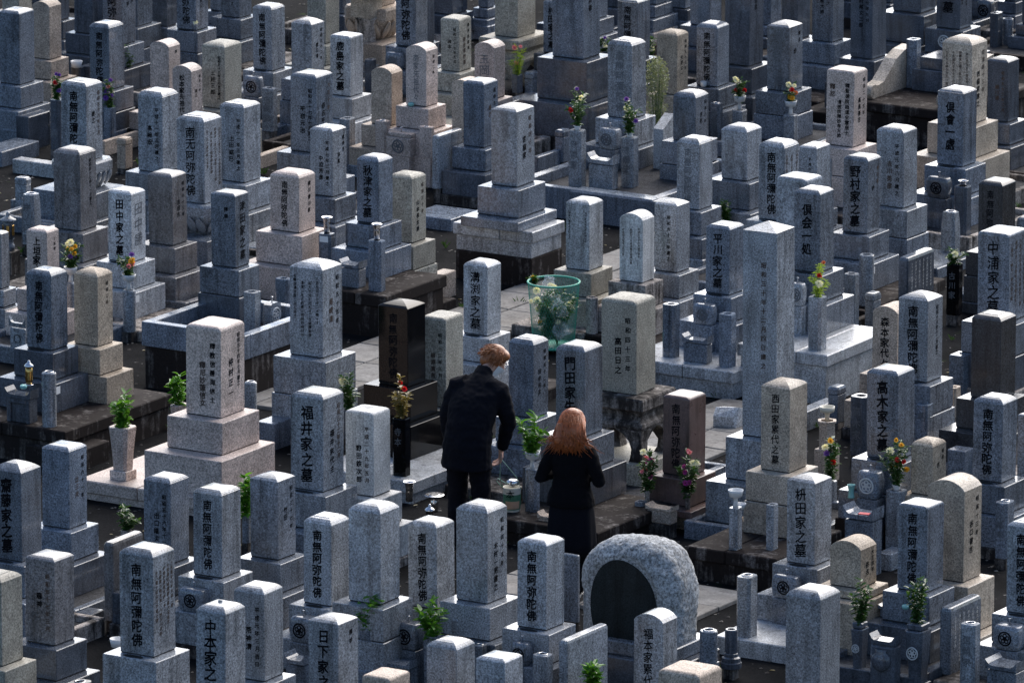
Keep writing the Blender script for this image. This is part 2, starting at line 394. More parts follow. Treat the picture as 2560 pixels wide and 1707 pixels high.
# ---- measured layout in metres: stones (id, x, y, width, depth, height, plinth, lower tier, upper tier, tier overhangs, cap, granite, front text, side text, extras, label)
STONES=[
(1,-10.659,7.248,0.229,0.201,0.72,0.07,0.223,0.209,[0.142,0.114,0.171,0.073],'step','g4','','',{'G': [-0.276,0.248,-0.292,0.193]},'dark grey pillar cut by the left picture edge,upper left'),
(2,-10.216,7.121,0.245,0.267,0.713,0.13,0.24,0.225,[0.088,0.134,0.227,0.096],'step','g4','','',{'G': [-0.231,0.276,-0.38,0.249]},'dark grey pillar beside the beige round-topped stone,upper left corner'),
(3,-10.918,8.667,0.215,0.214,0.542,0.1,0.209,0.197,[0.133,0.133,0.182,0.077],'vault','b1','','',{'G': [-0.576,0.576,-0.834,0.344]},'beige round-topped stone in the upper left corner'),
(4,-12.616,10.577,0.217,0.245,0.551,0.1,0.212,0.199,[0.135,0.135,0.209,0.088],'flat','b2','-昭和十三年三月/先祖代','',{'G': [-0.578,0.263,-0.876,0.511]},'greenish grey stone cut by the top edge,leftmost of the back row'),
(5,-12.048,10.493,0.209,0.161,0.572,0.1,0.203,0.191,[0.129,0.129,0.137,0.058],'step','g3','','',{'G': [-0.254,0.499,-0.763,0.439]},'very dark pillar at the top edge right of the beige round-topped stone'),
(6,-11.232,9.885,0.231,0.191,0.714,0.1,0.225,0.211,[0.143,0.143,0.162,0.069],'step','g3','','',{'G': [-0.278,0.278,-0.278,0.184]},'dark pillar at the top edge with a wide dark base,upper left'),
(7,-10.588,9.507,0.241,0.256,0.769,0.1,0.235,0.221,[0.149,0.149,0.188,0.092],'step','g4','*南無阿弥陀佛','-昭和三十年/杉本',{'G': [-0.325,0.605,-0.442,0.485]},'grey chant-inscribed pillar at the top edge behind a shorter chant pillar'),
(8,-9.406,7.544,0.239,0.273,0.627,0.1,0.233,0.219,[0.084,0.084,0.111,0.061],'step','g4','*南無阿弥陀佛','',{'G': [-0.223,0.223,-0.267,0.217]},'grey pillar with chant characters and polished cap,purple irises at its foot'),
(9,-10.961,10.35,0.25,0.284,0.672,0.1,0.244,0.229,[0.087,0.087,0.114,0.063],'step','g4','','',{'G': [-0.232,0.232,-0.276,0.225]},'plain grey pillar at the top edge behind white-flowered greenery'),
(10,-11.001,10.959,0.189,0.191,0.28,0.1,0.183,0.172,[0.117,0.117,0.162,0.069],'step','g3','','',{'G': [-0.511,0.266,-0.348,0.464]},'narrow dark pillar at the top edge,left of the stone with heavy brush characters'),
(11,-10.353,10.519,0.243,0.235,0.667,0.1,0.237,0.223,[0.085,0.085,0.097,0.054],'step','g4','*南無阿弥陀佛','-昭和五十六年/松田良三',{'G': [-0.331,0.541,-0.479,0.367]},'pillar with heavy brush characters cut by the top edge,upper left'),
(12,-10.388,11.405,0.233,0.233,0.585,0.1,0.227,0.213,[0.144,0.144,0.198,0.084],'step','g4','-昭和五十年建之','',{'G': [-0.316,0.596,-0.475,0.5]},'pillar on blue speckled base at the top edge,upper left'),
(13,-11.138,12.231,0.153,0.158,0.425,0.1,0.148,0.139,[0.095,0.095,0.134,0.057],'step','g4','*町家','',{'G': [-0.506,0.401,-0.758,0.435]},'grey stone half hidden behind the blue based pillar at the top edge'),
(14,-8.906,7.847,0.227,0.213,0.448,0.1,0.222,0.208,[0.141,0.141,0.181,0.077],'vault','pk','','-釋',{'G': [-0.274,0.274,-0.307,0.203]},'small pinkish round-topped stone with a single character on its side'),
(15,-7.813,6.607,0.229,0.194,0.526,0.1,0.224,0.21,[0.142,0.142,0.165,0.07],'vault','pk','*松本家先祖代々','-昭和二年/建之',{'G': [-0.277,0.277,-0.282,0.187]},'small pink round-topped stone with a column of thin characters,upper left'),
(16,-7.761,7.147,0.268,0.308,0.613,0.1,0.263,0.247,[0.166,0.166,0.216,0.111],'step','b2','-昭和五十三年三月吉日建之/三好三郎','',{'G': [-0.32,0.32,-0.39,0.285]},'greenish beige pillar with dark date column and name,upper left'),
(17,-7.404,4.158,0.296,0.272,0.726,0.1,0.291,0.273,[0.183,0.183,0.231,0.098],'step','g1','*南無阿彌陀佛','-昭和五十八年十月/建之',{'lotus': 1,'G': [-0.631,0.421,-0.598,0.534]},'grey chant pillar on a carved wavy base between two iris vases'),
(18,-6.555,4.214,0.282,0.28,0.732,0.1,0.277,0.26,[0.175,0.175,0.238,0.101],'step','g1','-平成十一年五月建之/髙﨑宏','',{'G': [-0.406,0.441,-0.923,0.541]},'blue-grey pillar with three widely spaced name characters,left of centre top'),
(19,-5.307,3.05,0.313,0.295,0.774,0.1,0.308,0.289,[0.194,0.194,0.251,0.106],'step','g1','*南无阿弥陀佛','#4',{'lotus': 1,'G': [-0.685,0.685,-0.804,0.554]},'chant pillar on a lotus-curved base with fine text covering its right side'),
(20,-5.668,4.292,0.277,0.283,0.716,0.1,0.272,0.255,[0.172,0.172,0.241,0.102],'step','g1','-平成十一年五月建之/上田紘巳','',{'G': [-0.4,0.47,-0.647,0.543]},'blue-grey pillar with large name characters right of the lotus-based chant pillar'),
(21,-5.721,1.586,0.296,0.269,0.711,0.1,0.291,0.273,[0.184,0.184,0.229,0.097],'step','g5','','-昭和四十七年十一月建之',{'G': [-0.667,0.492,-0.768,0.532]},'dark grey pillar with a long brush date down its right side,left'),
(22,-8.578,9.261,0.232,0.248,0.625,0.1,0.226,0.213,[0.144,0.144,0.21,0.089],'step','g1','*南無阿彌陀佛','',{'G': [-0.595,0.385,-0.879,0.513]},'chant pillar above the small square family post,top left of centre'),
(23,-7.936,8.994,0.243,0.24,0.557,0.1,0.237,0.223,[0.085,0.085,0.098,0.055],'dome','g1','','-昭和五十二年/鹿石清',{'G': [-0.226,0.226,-0.238,0.195]},'plain-fronted grey pillar with text columns on its right face,top'),
(24,-5.759,5.686,0.292,0.31,0.725,0.1,0.287,0.269,[0.181,0.181,0.264,0.112],'dome','g4','-昭和五十七年十月建之/平岩元治','-大正十年/俗名平一',{'G': [-0.662,0.662,-0.789,0.567]},'broad grey pillar with domed cap and black date and name columns'),
(25,-7.142,8.478,0.244,0.237,0.591,0.1,0.238,0.224,[0.151,0.151,0.201,0.085],'flat','g2','*鹿島家之墓','',{'G': [-0.538,0.608,-0.725,0.504]},'light grey flat-topped pillar with five brush characters,top left of centre'),
(26,-8.917,11.815,0.307,0.297,0.782,0.1,0.304,0.34,[0.19,0.19,0.253,0.107],'flat','b1','','',{'lotus': 2,'G': [-0.364,0.364,-0.421,0.276]},'beige stone on a large lotus-petal pedestal at the top edge'),
(27,-7.92,10.944,0.245,0.23,0.767,0.1,0.24,0.225,[0.132,0.152,0.195,0.083],'step','g4','*南無阿弥陀佛','',{'G': [-0.485,0.435,-0.855,0.498]},'blue-grey chant pillar right of the lotus pedestal at the top edge'),
(28,-5.735,7.658,0.237,0.218,0.548,0.3,0.234,0.22,[0.093,0.147,0.185,0.079],'vault','pk','~南家先祖代々','-昭和二年',{'G': [-0.231,0.285,-0.315,0.208]},'pale pink round-topped stone on pink tiers with crested incense box in front'),
(29,-6.16,7.679,0.238,0.205,0.515,0.064,0.232,0.218,[0.148,0.091,0.175,0.074],'vault','b1','','',{'G': [-0.287,0.23,-0.297,0.197]},'blank beige round-topped stone left of the pale pink one'),
(30,-6.986,10.31,0.218,0.246,0.525,0.1,0.213,0.2,[0.135,0.135,0.209,0.089],'flat','b2','-昭和二十七年五月/岡本','-釋淨信慈海/釋妙現妙蓮',{'G': [-0.475,0.58,-0.842,0.512]},'greenish flat-topped stone with black text on both faces,top centre'),
(31,-5.923,9.236,0.227,0.223,0.515,0.1,0.222,0.208,[0.141,0.141,0.189,0.08],'vault','pk','~玉岡家','',{'G': [-0.589,0.589,-0.846,0.212]},'pinkish round-topped stone behind the blue-grey domed pillar,top centre'),
(32,-5.217,7.658,0.212,0.213,0.514,0.1,0.206,0.194,[0.131,0.131,0.181,0.077],'vault','b1','','',{'G': [-0.257,0.257,-0.308,0.204]},'plain beige round-topped stone half hidden by the blue-grey domed pillar'),
(33,-4.741,7.155,0.237,0.269,0.613,0.1,0.232,0.218,[0.107,0.147,0.229,0.077],'dome','g6','','-昭和五年/建之',{'G': [-0.246,0.286,-0.383,0.232]},'blue-grey domed pillar on wide blue tiers,just left of top centre'),
(34,-2.702,4.429,0.281,0.322,0.709,0.54,0.09,0.27,[0.174,0.174,0.274,0.116],'dome','g1','','-昭和四十年/宮脇家',{'pm': 'g2','pd': 0.28,'P': [-0.445,0.423,-0.36,0.244]},'grey pillar centred on a wide stepped granite platform,above the green bin'),
(35,-4.704,4.343,0.256,0.246,0.621,0.1,0.251,0.236,[0.159,0.159,0.209,0.089],'step','g1','-平成七年三月建之/中迫芳彦','-釋晃芳/淨真',{'G': [-0.447,0.622,-0.702,0.512]},'grey pillar with name and date columns behind the one with two steel vases'),
(36,-3.016,2.504,0.241,0.239,0.572,0.4,0.24,0.225,[0.149,0.149,0.203,0.086],'dome','g6','*秋津家之墓','',{'crest': 1,'pm': 'kd','P': [-0.205,0.677,-0.886,0.172]},'blue-grey pillar with five characters,crest on its base,two steel vases in front'),
(37,-8.889,10.761,0.228,0.26,0.931,0.1,0.222,0.209,[0.141,0.141,0.221,0.094],'flat','b2','','-昭和三年四月/俗名',{'G': [-0.59,0.45,-0.896,0.524]},'tall beige text-covered stone at the top edge beside the curved lantern roof'),
(38,-7.13,11.695,0.277,0.356,0.983,0.1,0.272,0.255,[0.172,0.119,0.302,0.128],'flat','b2','-昭和十年三月/釋尼','-釋清',{'foot': 1,'G': [-0.33,0.278,-0.5,0.326]},'greenish inscribed stone on a moulded footed base,top centre'),
(39,-5.324,9.927,0.366,0.325,1.285,0.1,0.38,0.42,[0.227,0.227,0.276,0.117],'dome','g4','','-昭和三十八年/加納嘉兵衛',{'G': [-0.745,0.57,-0.458,0.579]},'massive wide pillar on two massive tiers cut by the top edge'),
(40,-6.674,11.804,0.201,0.261,0.518,0.1,0.196,0.184,[0.094,0.125,0.121,0.094],'step','g4','*村田家之墓','',{'G': [-0.214,0.245,-0.271,0.244]},'grey pillar mostly hidden behind the massive tiered pillar,top centre'),
(41,-5.66,11.619,0.239,0.258,0.589,0.1,0.233,0.219,[0.148,0.148,0.219,0.093],'step','g4','*南無阿彌陀佛','',{'G': [-0.602,0.602,-0.894,0.522]},'dark chant pillar behind the big central chant pillar,at the top edge'),
(42,-3.96,8.629,0.28,0.269,0.721,0.2,0.2,0.259,[0.174,0.174,0.229,0.097],'step','g1','~南無阿彌陀佛','',{'pm': 'g6','ring': 0.1,'P': [-0.238,1.37,-1.796,0.194]},'large chant pillar with unpainted carving between two purple-flower vases'),
(43,-4.439,10.325,0.235,0.231,0.597,0.1,0.229,0.215,[0.145,0.145,0.197,0.083],'dome','b3','','-昭和五十三年/矢野公一',{'G': [-0.283,0.283,-0.332,0.219]},'brownish beige pillar right of the round shrub,top right of centre'),
(44,-4.269,10.844,0.241,0.247,0.591,0.1,0.236,0.221,[0.15,0.15,0.156,0.089],'step','g4','*南無阿彌陀佛','',{'G': [-0.29,0.29,-0.3,0.233]},'dark chant pillar with a white cup at its foot,top right of centre'),
(45,-3.06,8.339,0.252,0.264,0.429,0.1,0.247,0.232,[0.088,0.088,0.107,0.06],'dome','g4','','-昭和八年/吉村',{'G': [-0.234,0.234,-0.259,0.211]},'short dark grey pillar right of the slant-topped slab'),
(46,-1.492,5.731,0.247,0.249,0.623,0.1,0.242,0.227,[0.153,0.153,0.211,0.09],'step','g1','~南無阿弥陀佛','',{'G': [-0.297,0.297,-0.356,0.234]},'grey speckled pillar with faint text left of the blank pale pillar,right of centre'),
(47,-1.595,6.798,0.285,0.277,0.465,0.1,0.28,0.263,[0.177,0.177,0.235,0.1],'dome','g1','','',{'G': [-0.549,0.479,-0.569,0.538]},'blank pale grey pillar with domed cap,upper right of centre'),
(48,-5.936,13.57,0.237,0.249,0.81,0.1,0.231,0.217,[0.147,0.147,0.212,0.09],'step','g6','','',{'G': [-0.6,0.495,-0.881,0.514]},'blue pillar without writing at the top edge,right of centre'),
(49,-4.31,11.541,0.289,0.288,1.257,0.1,0.284,0.267,[0.179,0.179,0.245,0.104],'step','g3','','-昭和二十二年/加藤正次',{'G': [-0.659,0.449,-0.444,0.513]},'tall dark pillar with thin right-side text at the top edge,right of centre'),
(50,-7.44,15.087,0.142,0.241,0.534,0.1,0.137,0.129,[0.088,0.088,0.205,0.087],'step','g4','','',{'G': [-0.179,0.179,-0.345,0.227]},'grey stone high on a tall dark base at the top edge'),
(51,-7.369,13.697,0.188,0.219,0.679,0.1,0.182,0.171,[0.116,0.116,0.186,0.079],'step','g4','','',{'G': [-0.545,0.545,-0.841,0.488]},'grey pillar just right of and behind the massive tiered pillar'),
(52,-3.469,10.909,0.257,0.279,0.643,0.1,0.251,0.236,[0.089,0.089,0.112,0.062],'dome','g4','~安川家之墓','-釋法/妙',{'G': [-0.342,0.552,-0.797,0.502]},'grey family pillar with worn characters and red and white flowers below,upper right'),
(53,-4.388,13.417,0.245,0.242,0.913,0.1,0.24,0.225,[0.152,0.152,0.205,0.087],'flat','g4','-釋大徳信隆居士/釋妙教大姉','-昭和',{'G': [-0.33,0.4,-0.871,0.508]},'pillar with bold double text column on a dark blue base at the top edge'),
(54,-3.536,12.749,0.261,0.282,0.999,0.1,0.256,0.24,[0.162,0.162,0.24,0.102],'step','g3','-昭和五十七年九月/村尾文三郎','',{'G': [-0.417,0.627,-0.646,0.543]},'dark pillar with faint date,left of the curved wing wall'),
(55,-5.005,13.836,0.189,0.265,0.891,0.1,0.184,0.173,[0.117,0.117,0.225,0.095],'flat','g3','-昭和四十年/吉田','',{'G': [-0.407,0.267,-0.902,0.528]},'rough-sided dark stone between two pillars at the top edge,upper right'),
(56,-5.949,14.977,0.113,0.233,0.753,0.1,0.109,0.102,[0.07,0.07,0.198,0.084],'step','g6','','',{'G': [-0.462,0.462,-0.859,0.5]},'slim blue stone just behind the worn family pillar at the top edge'),
(57,-3.436,14.398,0.281,0.256,0.758,0.1,0.276,0.259,[0.131,0.174,0.218,0.092],'flat','g3','*家代之墓','#3',{'crest': 2,'G': [-0.291,0.335,-0.366,0.24]},'dark family pillar with a round crest on its base at the top right'),
(58,-0.837,9.841,0.332,0.307,0.775,0.1,0.328,0.308,[0.206,0.206,0.261,0.111],'dome','b4','#4','-昭和四十三年/西脇家建之',{'G': [-0.707,0.707,-0.784,0.494]},'big greyish beige pillar with four smudged columns behind the four-character pillar'),
(59,-0.163,8.448,0.283,0.264,0.708,0.1,0.278,0.261,[0.175,0.175,0.224,0.095],'step','g6','*倶會一處','',{'G': [-0.652,0.652,-0.901,0.527]},'blue-grey pillar with four large spaced characters,upper right'),
(60,-0.981,10.914,0.232,0.229,0.592,0.1,0.227,0.213,[0.144,0.144,0.194,0.082],'dome','g3','-昭和五十二年二月/細川清','',{'G': [-0.595,0.595,-0.539,0.497]},'dark domed pillar near the right edge,upper right'),
(61,-1.42,8.516,0.303,0.27,0.722,0.1,0.298,0.28,[0.103,0.103,0.109,0.061],'flat','pk','-釋聖徳院超道全雲居士/清徳院釋妙幸大姉/釋尼','-昭和二十五年/高島善吉',{'G': [-0.379,0.554,-0.79,0.496]},'pinkish flat-topped stone with three text columns,left of the black terrace'),
(62,0.285,6.458,0.291,0.257,0.709,0.1,0.287,0.269,[0.099,0.099,0.104,0.058],'step','g1','-平成元年八月建之/吉川英彦','',{'G': [-0.265,0.265,-0.253,0.206]},'grey pillar with light date and name columns below the black terrace'),
(63,-0.445,5.492,0.277,0.273,0.692,0.1,0.272,0.255,[0.172,0.172,0.232,0.098],'step','g1','*南無阿彌陀佛','#3',{'G': [-0.645,0.435,-0.914,0.5]},'grey chant pillar behind the rounded blank stone,right of centre'),
(64,-0.712,6.651,0.194,0.258,0.6,0.1,0.189,0.177,[0.12,0.12,0.22,0.093],'step','g1','-平成六年','',{'G': [-0.377,0.552,-0.614,0.522]},'small grey pillar behind the village-named family pillar,right'),
(65,0.396,5.571,0.257,0.26,0.677,0.1,0.252,0.236,[0.159,0.159,0.221,0.094],'dome','g4','*野村家之墓','-釋正信/妙',{'G': [-0.378,0.623,-0.896,0.524]},'grey pillar with five heavy black characters on dark blue tiers,right'),
(66,-4.782,1.044,0.251,0.244,0.624,0.1,0.245,0.23,[0.155,0.155,0.207,0.088],'dome','g2','*田中家之墓','~田中勝',{'G': [-0.406,0.616,-0.664,0.265]},'light speckled pillar with five dark characters,yellow flowers in front,left'),
(67,-4.773,1.709,0.268,0.242,0.631,0.1,0.263,0.247,[0.166,0.166,0.205,0.087],'step','g5','','-昭和六十三年/吉田久',{'G': [-0.426,0.426,-0.346,0.508]},'grey pillar with thin side text on two dark tiers,left'),
(68,-2.986,0.046,0.264,0.219,0.642,0.42,0.264,0.247,[0.091,0.091,0.091,0.052],'dome','g4','-釋順','*津田家之墓',{'pm': 'g6','pd': 0.38,'ring': 0.18,'P': [-0.224,0.876,-1.104,0.158]},'dark grey pillar with large characters on its right face above the kerbed plot'),
(69,-4.912,-0.118,0.224,0.196,0.516,0.1,0.219,0.206,[0.139,0.139,0.166,0.071],'dome','pk','*上垣家之墓','-上垣博',{'G': [-0.306,0.586,-0.809,0.468]},'small pinkish pillar with pointed cap near the left edge'),
(70,-2.837,-3.064,0.26,0.248,0.641,0.326,0.258,0.242,[0.161,0.161,0.211,0.079],'step','g4','*南無阿彌陀佛','',{'pm': 'kd','P': [-0.421,0.732,-0.806,0.834]},'chant pillar with a brass lantern on its base near the left edge'),
(71,-2.64,-2.643,0.25,0.231,0.611,0.314,0.248,0.233,[0.155,0.155,0.098,0.083],'dome','b3','','-昭和二年',{'nop': 1},'tan pillar beside the lantern-lit chant pillar,left'),
(72,-5.503,0.005,0.176,0.133,0.499,0.1,0.171,0.16,[0.109,0.109,0.113,0.048],'step','g1','','',{'G': [-0.532,0.252,-0.725,0.415]},'narrow grey pillar cut by the left edge below the round stone lantern'),
(73,-0.437,-4.064,0.348,0.369,0.748,0.17,0.31,0.28,[0.216,0.216,0.314,0.133],'flat','pk','-釋教信善海信士/釋尼妙蓮信女','-昭和五十四年七月建之/仲村正一',{'pm': 'pk','P': [-1.002,0.501,-0.598,0.423]},'large pale pink flat-topped stone on wide pink tiers,left of centre'),
(74,-3.869,2.432,0.315,0.285,0.505,0.1,0.311,0.292,[0.195,0.195,0.242,0.102],'dome','pk','*南無阿弥陀佛','-横川藤川家',{'G': [-0.443,0.583,-0.929,0.545]},'squat beige chant stone with a hanging green leaf spray in front'),
(75,-3.015,3.064,0.252,0.257,0.593,0.1,0.247,0.232,[0.088,0.088,0.105,0.058],'dome','b2','','-昭和三十年/山本長太郎',{'G': [-0.234,0.234,-0.253,0.207]},'greenish beige pillar right behind the one with steel vases'),
(76,-0.48,0.278,0.247,0.234,0.61,0.1,0.242,0.227,[0.153,0.153,0.199,0.084],'dome','g2','*溝渕家之墓','',{'G': [-0.612,0.612,-0.861,0.502]},'light grey pillar with five blotted black characters left of the green bin'),
(77,-0.868,-1.827,0.336,0.318,0.767,0.1,0.332,0.33,[0.113,0.113,0.126,0.069],'dome','g1','#4','-昭和五十五年/尾崎清',{'G': [-0.301,0.301,-0.305,0.248]},'tall broad grey pillar with faint grid of text,left of the black stone'),
(78,0.347,-2.36,0.296,0.283,0.668,0.2,0.293,0.275,[0.183,0.183,0.241,0.084],'dome','bk','*南無阿弥陀佛','',{'pm': 'g2','P': [-0.252,0.754,-1.004,0.204]},'polished black granite pillar left of the man'),
(79,0.446,-1.868,0.244,0.287,0.761,0.03,0.236,0.223,[0.151,0.151,0.118,0.103],'flat','b2','-昭和十二年三月/柳原寅吉','',{'G': [-0.293,0.293,-0.282,0.267]},'greenish flat-topped stone between the black pillar and the man'),
(80,-1.041,2.966,0.248,0.255,0.604,0.1,0.243,0.228,[0.154,0.154,0.217,0.092],'dome','g2','#2','',{'t': 'b2','G': [-0.438,0.333,-0.574,0.519]},'light pillar with short smudged text directly behind the green bin'),
(81,-0.391,2.81,0.244,0.213,0.571,0.1,0.239,0.224,[0.152,0.152,0.165,0.077],'vault','w1','#3','',{'t': 'ks','G': [-0.294,0.609,-0.431,0.204]},'whitish round-topped stone on a black-streaked base right of the bin'),
(82,-0.347,3.365,0.241,0.23,0.611,0.1,0.235,0.221,[0.149,0.149,0.195,0.083],'dome','g1','-昭和六十三年建之','',{'G': [-0.325,0.465,-0.33,0.498]},'grey pillar with one thin dark column right of the whitish round-topped stone'),
(83,0.895,2.177,0.247,0.253,0.589,0.26,0.244,0.229,[0.153,0.153,0.215,0.091],'step','g6','*平川家之墓','',{'pm': 'g2','P': [-0.506,0.649,-0.941,0.182]},'blue-grey pillar with five crisp characters between two hollow square vases'),
(84,3.993,-2.443,0.322,0.306,1.737,0.1,0.34,0.36,[0.2,0.2,0.26,0.11],'pyr','g1','-昭和三十年十二月四日建之','',{'G': [-0.416,0.696,-0.678,0.563]},'very tall obelisk with pointed top,the tallest stone,right of centre'),
(85,2.292,-1.855,0.344,0.321,0.781,0.1,0.42,0.321,[0.213,0.213,0.273,0.116],'flat','b2','-昭和四十三年/高田日之','',{'foot': 2,'G': [-0.475,0.65,-0.943,0.576]},'thick old flat-topped stone on a curved footed pedestal above the woman'),
(86,1.636,2.483,0.262,0.263,0.701,0.46,0.262,0.246,[0.162,0.162,0.223,0.095],'step','g4','*倶会一処','',{'pm': 'g2','P': [-0.222,0.688,-1.0,0.189]},'polished pillar with four large characters right of the tall obelisk'),
(87,0.701,3.858,0.313,0.292,0.737,0.1,0.309,0.29,[0.194,0.194,0.248,0.105],'flat','g1','','',{'G': [-0.546,0.546,-0.799,0.551]},'blank rounded-edge stone directly behind the polished four-character pillar'),
(88,3.416,2.724,0.31,0.347,0.772,0.1,0.306,0.287,[0.105,0.105,0.137,0.074],'flat','g4','*中浦家之墓','#4',{'G': [-0.28,0.28,-0.33,0.268]},'thick rounded pillar with five bold characters at the right edge'),
(89,1.813,5.595,0.248,0.266,0.619,0.1,0.243,0.228,[0.086,0.086,0.108,0.06],'step','g7','*南無阿弥陀佛','',{'G': [-0.23,0.23,-0.261,0.213]},'almost black polished chant pillar near the right edge'),
(90,3.806,0.51,0.286,0.271,0.706,0.1,0.281,0.264,[0.098,0.098,0.11,0.061],'dome','g1','*南無阿彌陀佛','-昭和十六年十二月建之',{'G': [-0.261,0.261,-0.265,0.217]},'grey chant pillar with red-brown side text in front of the black vase,right'),
(91,3.308,0.903,0.246,0.254,0.534,0.1,0.24,0.225,[0.152,0.131,0.216,0.092],'vault','b1','*森本家代々','',{'G': [-0.295,0.274,-0.363,0.239]},'beige stone with heavy characters half hidden behind a chant pillar,right'),
(92,4.633,0.296,0.284,0.276,0.681,0.1,0.279,0.262,[0.176,0.176,0.234,0.099],'step','g7','','',{'G': [-0.513,0.653,-0.462,0.537]},'very dark blank speckled pillar at the right edge'),
(93,0.626,-8.523,0.289,0.275,0.712,0.1,0.284,0.266,[0.179,0.179,0.234,0.099],'dome','g4','*齋藤家之墓','',{'G': [-0.658,0.588,-0.917,0.362]},'pillar with thick dark characters at the left edge,lower left'),
(94,0.269,-7.337,0.264,0.258,0.634,0.1,0.259,0.243,[0.164,0.164,0.219,0.093],'step','g6','','-昭和六十一年/辻三夫',{'G': [-0.63,0.63,-0.788,0.522]},'blue pillar with blank front beside the left-edge thick-lettered pillar'),
(95,1.552,-7.781,0.258,0.26,0.651,0.1,0.252,0.237,[0.16,0.16,0.221,0.094],'step','g4','-昭和五十六年十一月/出口隆夫','',{'G': [-0.309,0.309,-0.371,0.244]},'dark blue-grey pillar with two name columns below the pale pink monument'),
(96,2.169,-7.986,0.267,0.279,0.66,0.1,0.262,0.246,[0.166,0.166,0.237,0.101],'step','g1','*南無阿彌陀佛','',{'G': [-0.319,0.319,-0.397,0.26]},'grey chant pillar below the pale pink monument,crested round urn at its foot'),
(97,1.596,-5.638,0.314,0.313,0.757,0.124,0.31,0.291,[0.194,0.194,0.266,0.103],'dome','g1','*福井家之墓','-昭和三十二年十二月/福井末代主',{'G': [-0.371,0.371,-0.443,0.279]},'tall grey pillar with five well-spaced brush characters left of the white rounded stone'),
(98,1.769,-5.137,0.271,0.259,0.679,0.076,0.265,0.249,[0.168,0.168,0.108,0.093],'flat','w1','-平成二十九年五月/野田鉄次郎','',{'G': [-0.323,0.323,-0.257,0.242]},'pale white-grey rounded stone with fine text,left of the man'),
(99,2.232,-7.273,0.263,0.258,0.628,0.1,0.258,0.242,[0.163,0.163,0.219,0.093],'dome','g4','','-昭和三十七年/竹田',{'G': [-0.35,0.63,-0.403,0.522]},'grey pillar with small side text behind a yellow-green leafy sprig,lower left'),
(100,3.8,-8.247,0.289,0.289,0.713,0.13,0.285,0.268,[0.099,0.099,0.116,0.064],'dome','g1','','',{'G': [-0.264,0.264,-0.281,0.229]},'blank grey domed pillar between two chant pillars at bottom centre'),
(101,4.483,-7.765,0.286,0.289,0.714,0.13,0.282,0.265,[0.113,0.178,0.179,0.104],'dome','g1','','-昭和四十五年/木村一男建之',{'G': [-0.276,0.341,-0.344,0.269]},'tall blank-fronted pillar right below the man and bucket'),
(102,1.439,-2.085,0.246,0.249,0.626,0.1,0.24,0.226,[0.152,0.152,0.211,0.089],'step','g6','','-昭和五十二年/田中与夫',{'G': [-0.295,0.33,-0.881,0.514]},'blue-grey pillar right of the man,behind the woman'),
(103,2.526,-3.051,0.279,0.295,0.712,0.22,0.276,0.259,[0.173,0.173,0.251,0.106],'step','g4','*門田家先祖','',{'pm': 'kd','P': [-0.237,0.808,-1.038,0.213]},'dark pillar directly behind the woman with stacked characters'),
(104,3.314,-2.668,0.254,0.27,0.651,0.14,0.06,0.231,[0.157,0.157,0.229,0.097],'flat','rd','*南無阿弥陀佛','',{'pm': 'b3','P': [-0.33,0.242,-0.243,0.271]},'reddish-brown pillar with orchid sprays on both sides,right of the woman'),
(105,4.667,-3.364,0.269,0.293,0.692,0.28,0.266,0.25,[0.093,0.093,0.118,0.065],'dome','b4','*西田家累代之墓','',{'pm': 'kd','P': [-0.405,0.436,-0.887,0.211]},'warm beige pillar with seven black characters,right of the reddish-brown one'),
(106,5.137,-2.408,0.291,0.288,0.705,0.2,0.288,0.271,[0.181,0.099,0.154,0.104],'dome','g6','*高木家之墓','',{'G': [-0.346,0.265,-0.318,0.268]},'blue-grey pillar with five slender characters between two red and yellow bouquets'),
(107,5.946,-2.113,0.27,0.26,0.651,0.094,0.264,0.248,[0.167,0.167,0.154,0.094],'step','g4','*南無阿弥陀佛','',{'G': [-0.322,0.322,-0.304,0.244]},'chant pillar near the right edge,below the very dark blank pillar'),
(108,5.93,-5.17,0.259,0.26,0.662,0.1,0.254,0.238,[0.161,0.161,0.195,0.094],'dome','g1','*枡田家之墓','',{'G': [-0.31,0.31,-0.345,0.244]},'grey pillar with five black characters left of the low round-topped stone'),
(109,5.582,-2.571,0.201,0.227,0.405,0.16,0.197,0.184,[0.072,0.072,0.094,0.053],'dome','b3','','-昭和/吉',{'G': [-0.193,0.193,-0.228,0.187]},'small beige mossy stone peeking out right of the slender-lettered pillar'),
(110,7.135,-4.987,0.329,0.288,0.729,0.088,0.1,0.4,[0.204,0.204,0.164,0.104],'vault','b4','','-昭和十三年/谷口健吉',{'G': [-0.388,0.388,-0.328,0.268]},'big arched beige stone with a black water streak,lower right'),
(111,7.115,-5.495,0.262,0.266,0.669,0.112,0.257,0.241,[0.162,0.162,0.226,0.063],'flat','g4','*南無阿彌陀佛','',{'p': (0.35,0.8,0.2,0.16,'g3')},'chant pillar in front of the big arched beige stone,lower right'),
(112,2.196,-10.345,0.27,0.266,0.649,0.1,0.265,0.249,[0.167,0.168,0.226,0.096],'dome','g5','-昭和五十七年三月/龍神','',{'G': [-0.637,0.498,-0.484,0.529]},'dark purplish grey pillar with worn text,second from the left edge at bottom'),
(113,3.155,-10.431,0.308,0.295,0.767,0.1,0.303,0.285,[0.191,0.191,0.25,0.106],'step','g1','*南無阿彌陀佛','#5',{'G': [-0.435,0.505,-0.943,0.553]},'nearest large chant pillar with rows of fine text on its side,lower left'),
(114,4.206,-11.024,0.261,0.276,0.695,0.1,0.255,0.24,[0.162,0.162,0.235,0.099],'step','g1','*中本家之墓','',{'G': [-0.522,0.417,-0.918,0.258]},'grey pillar with a small stone on its cap at the bottom edge'),
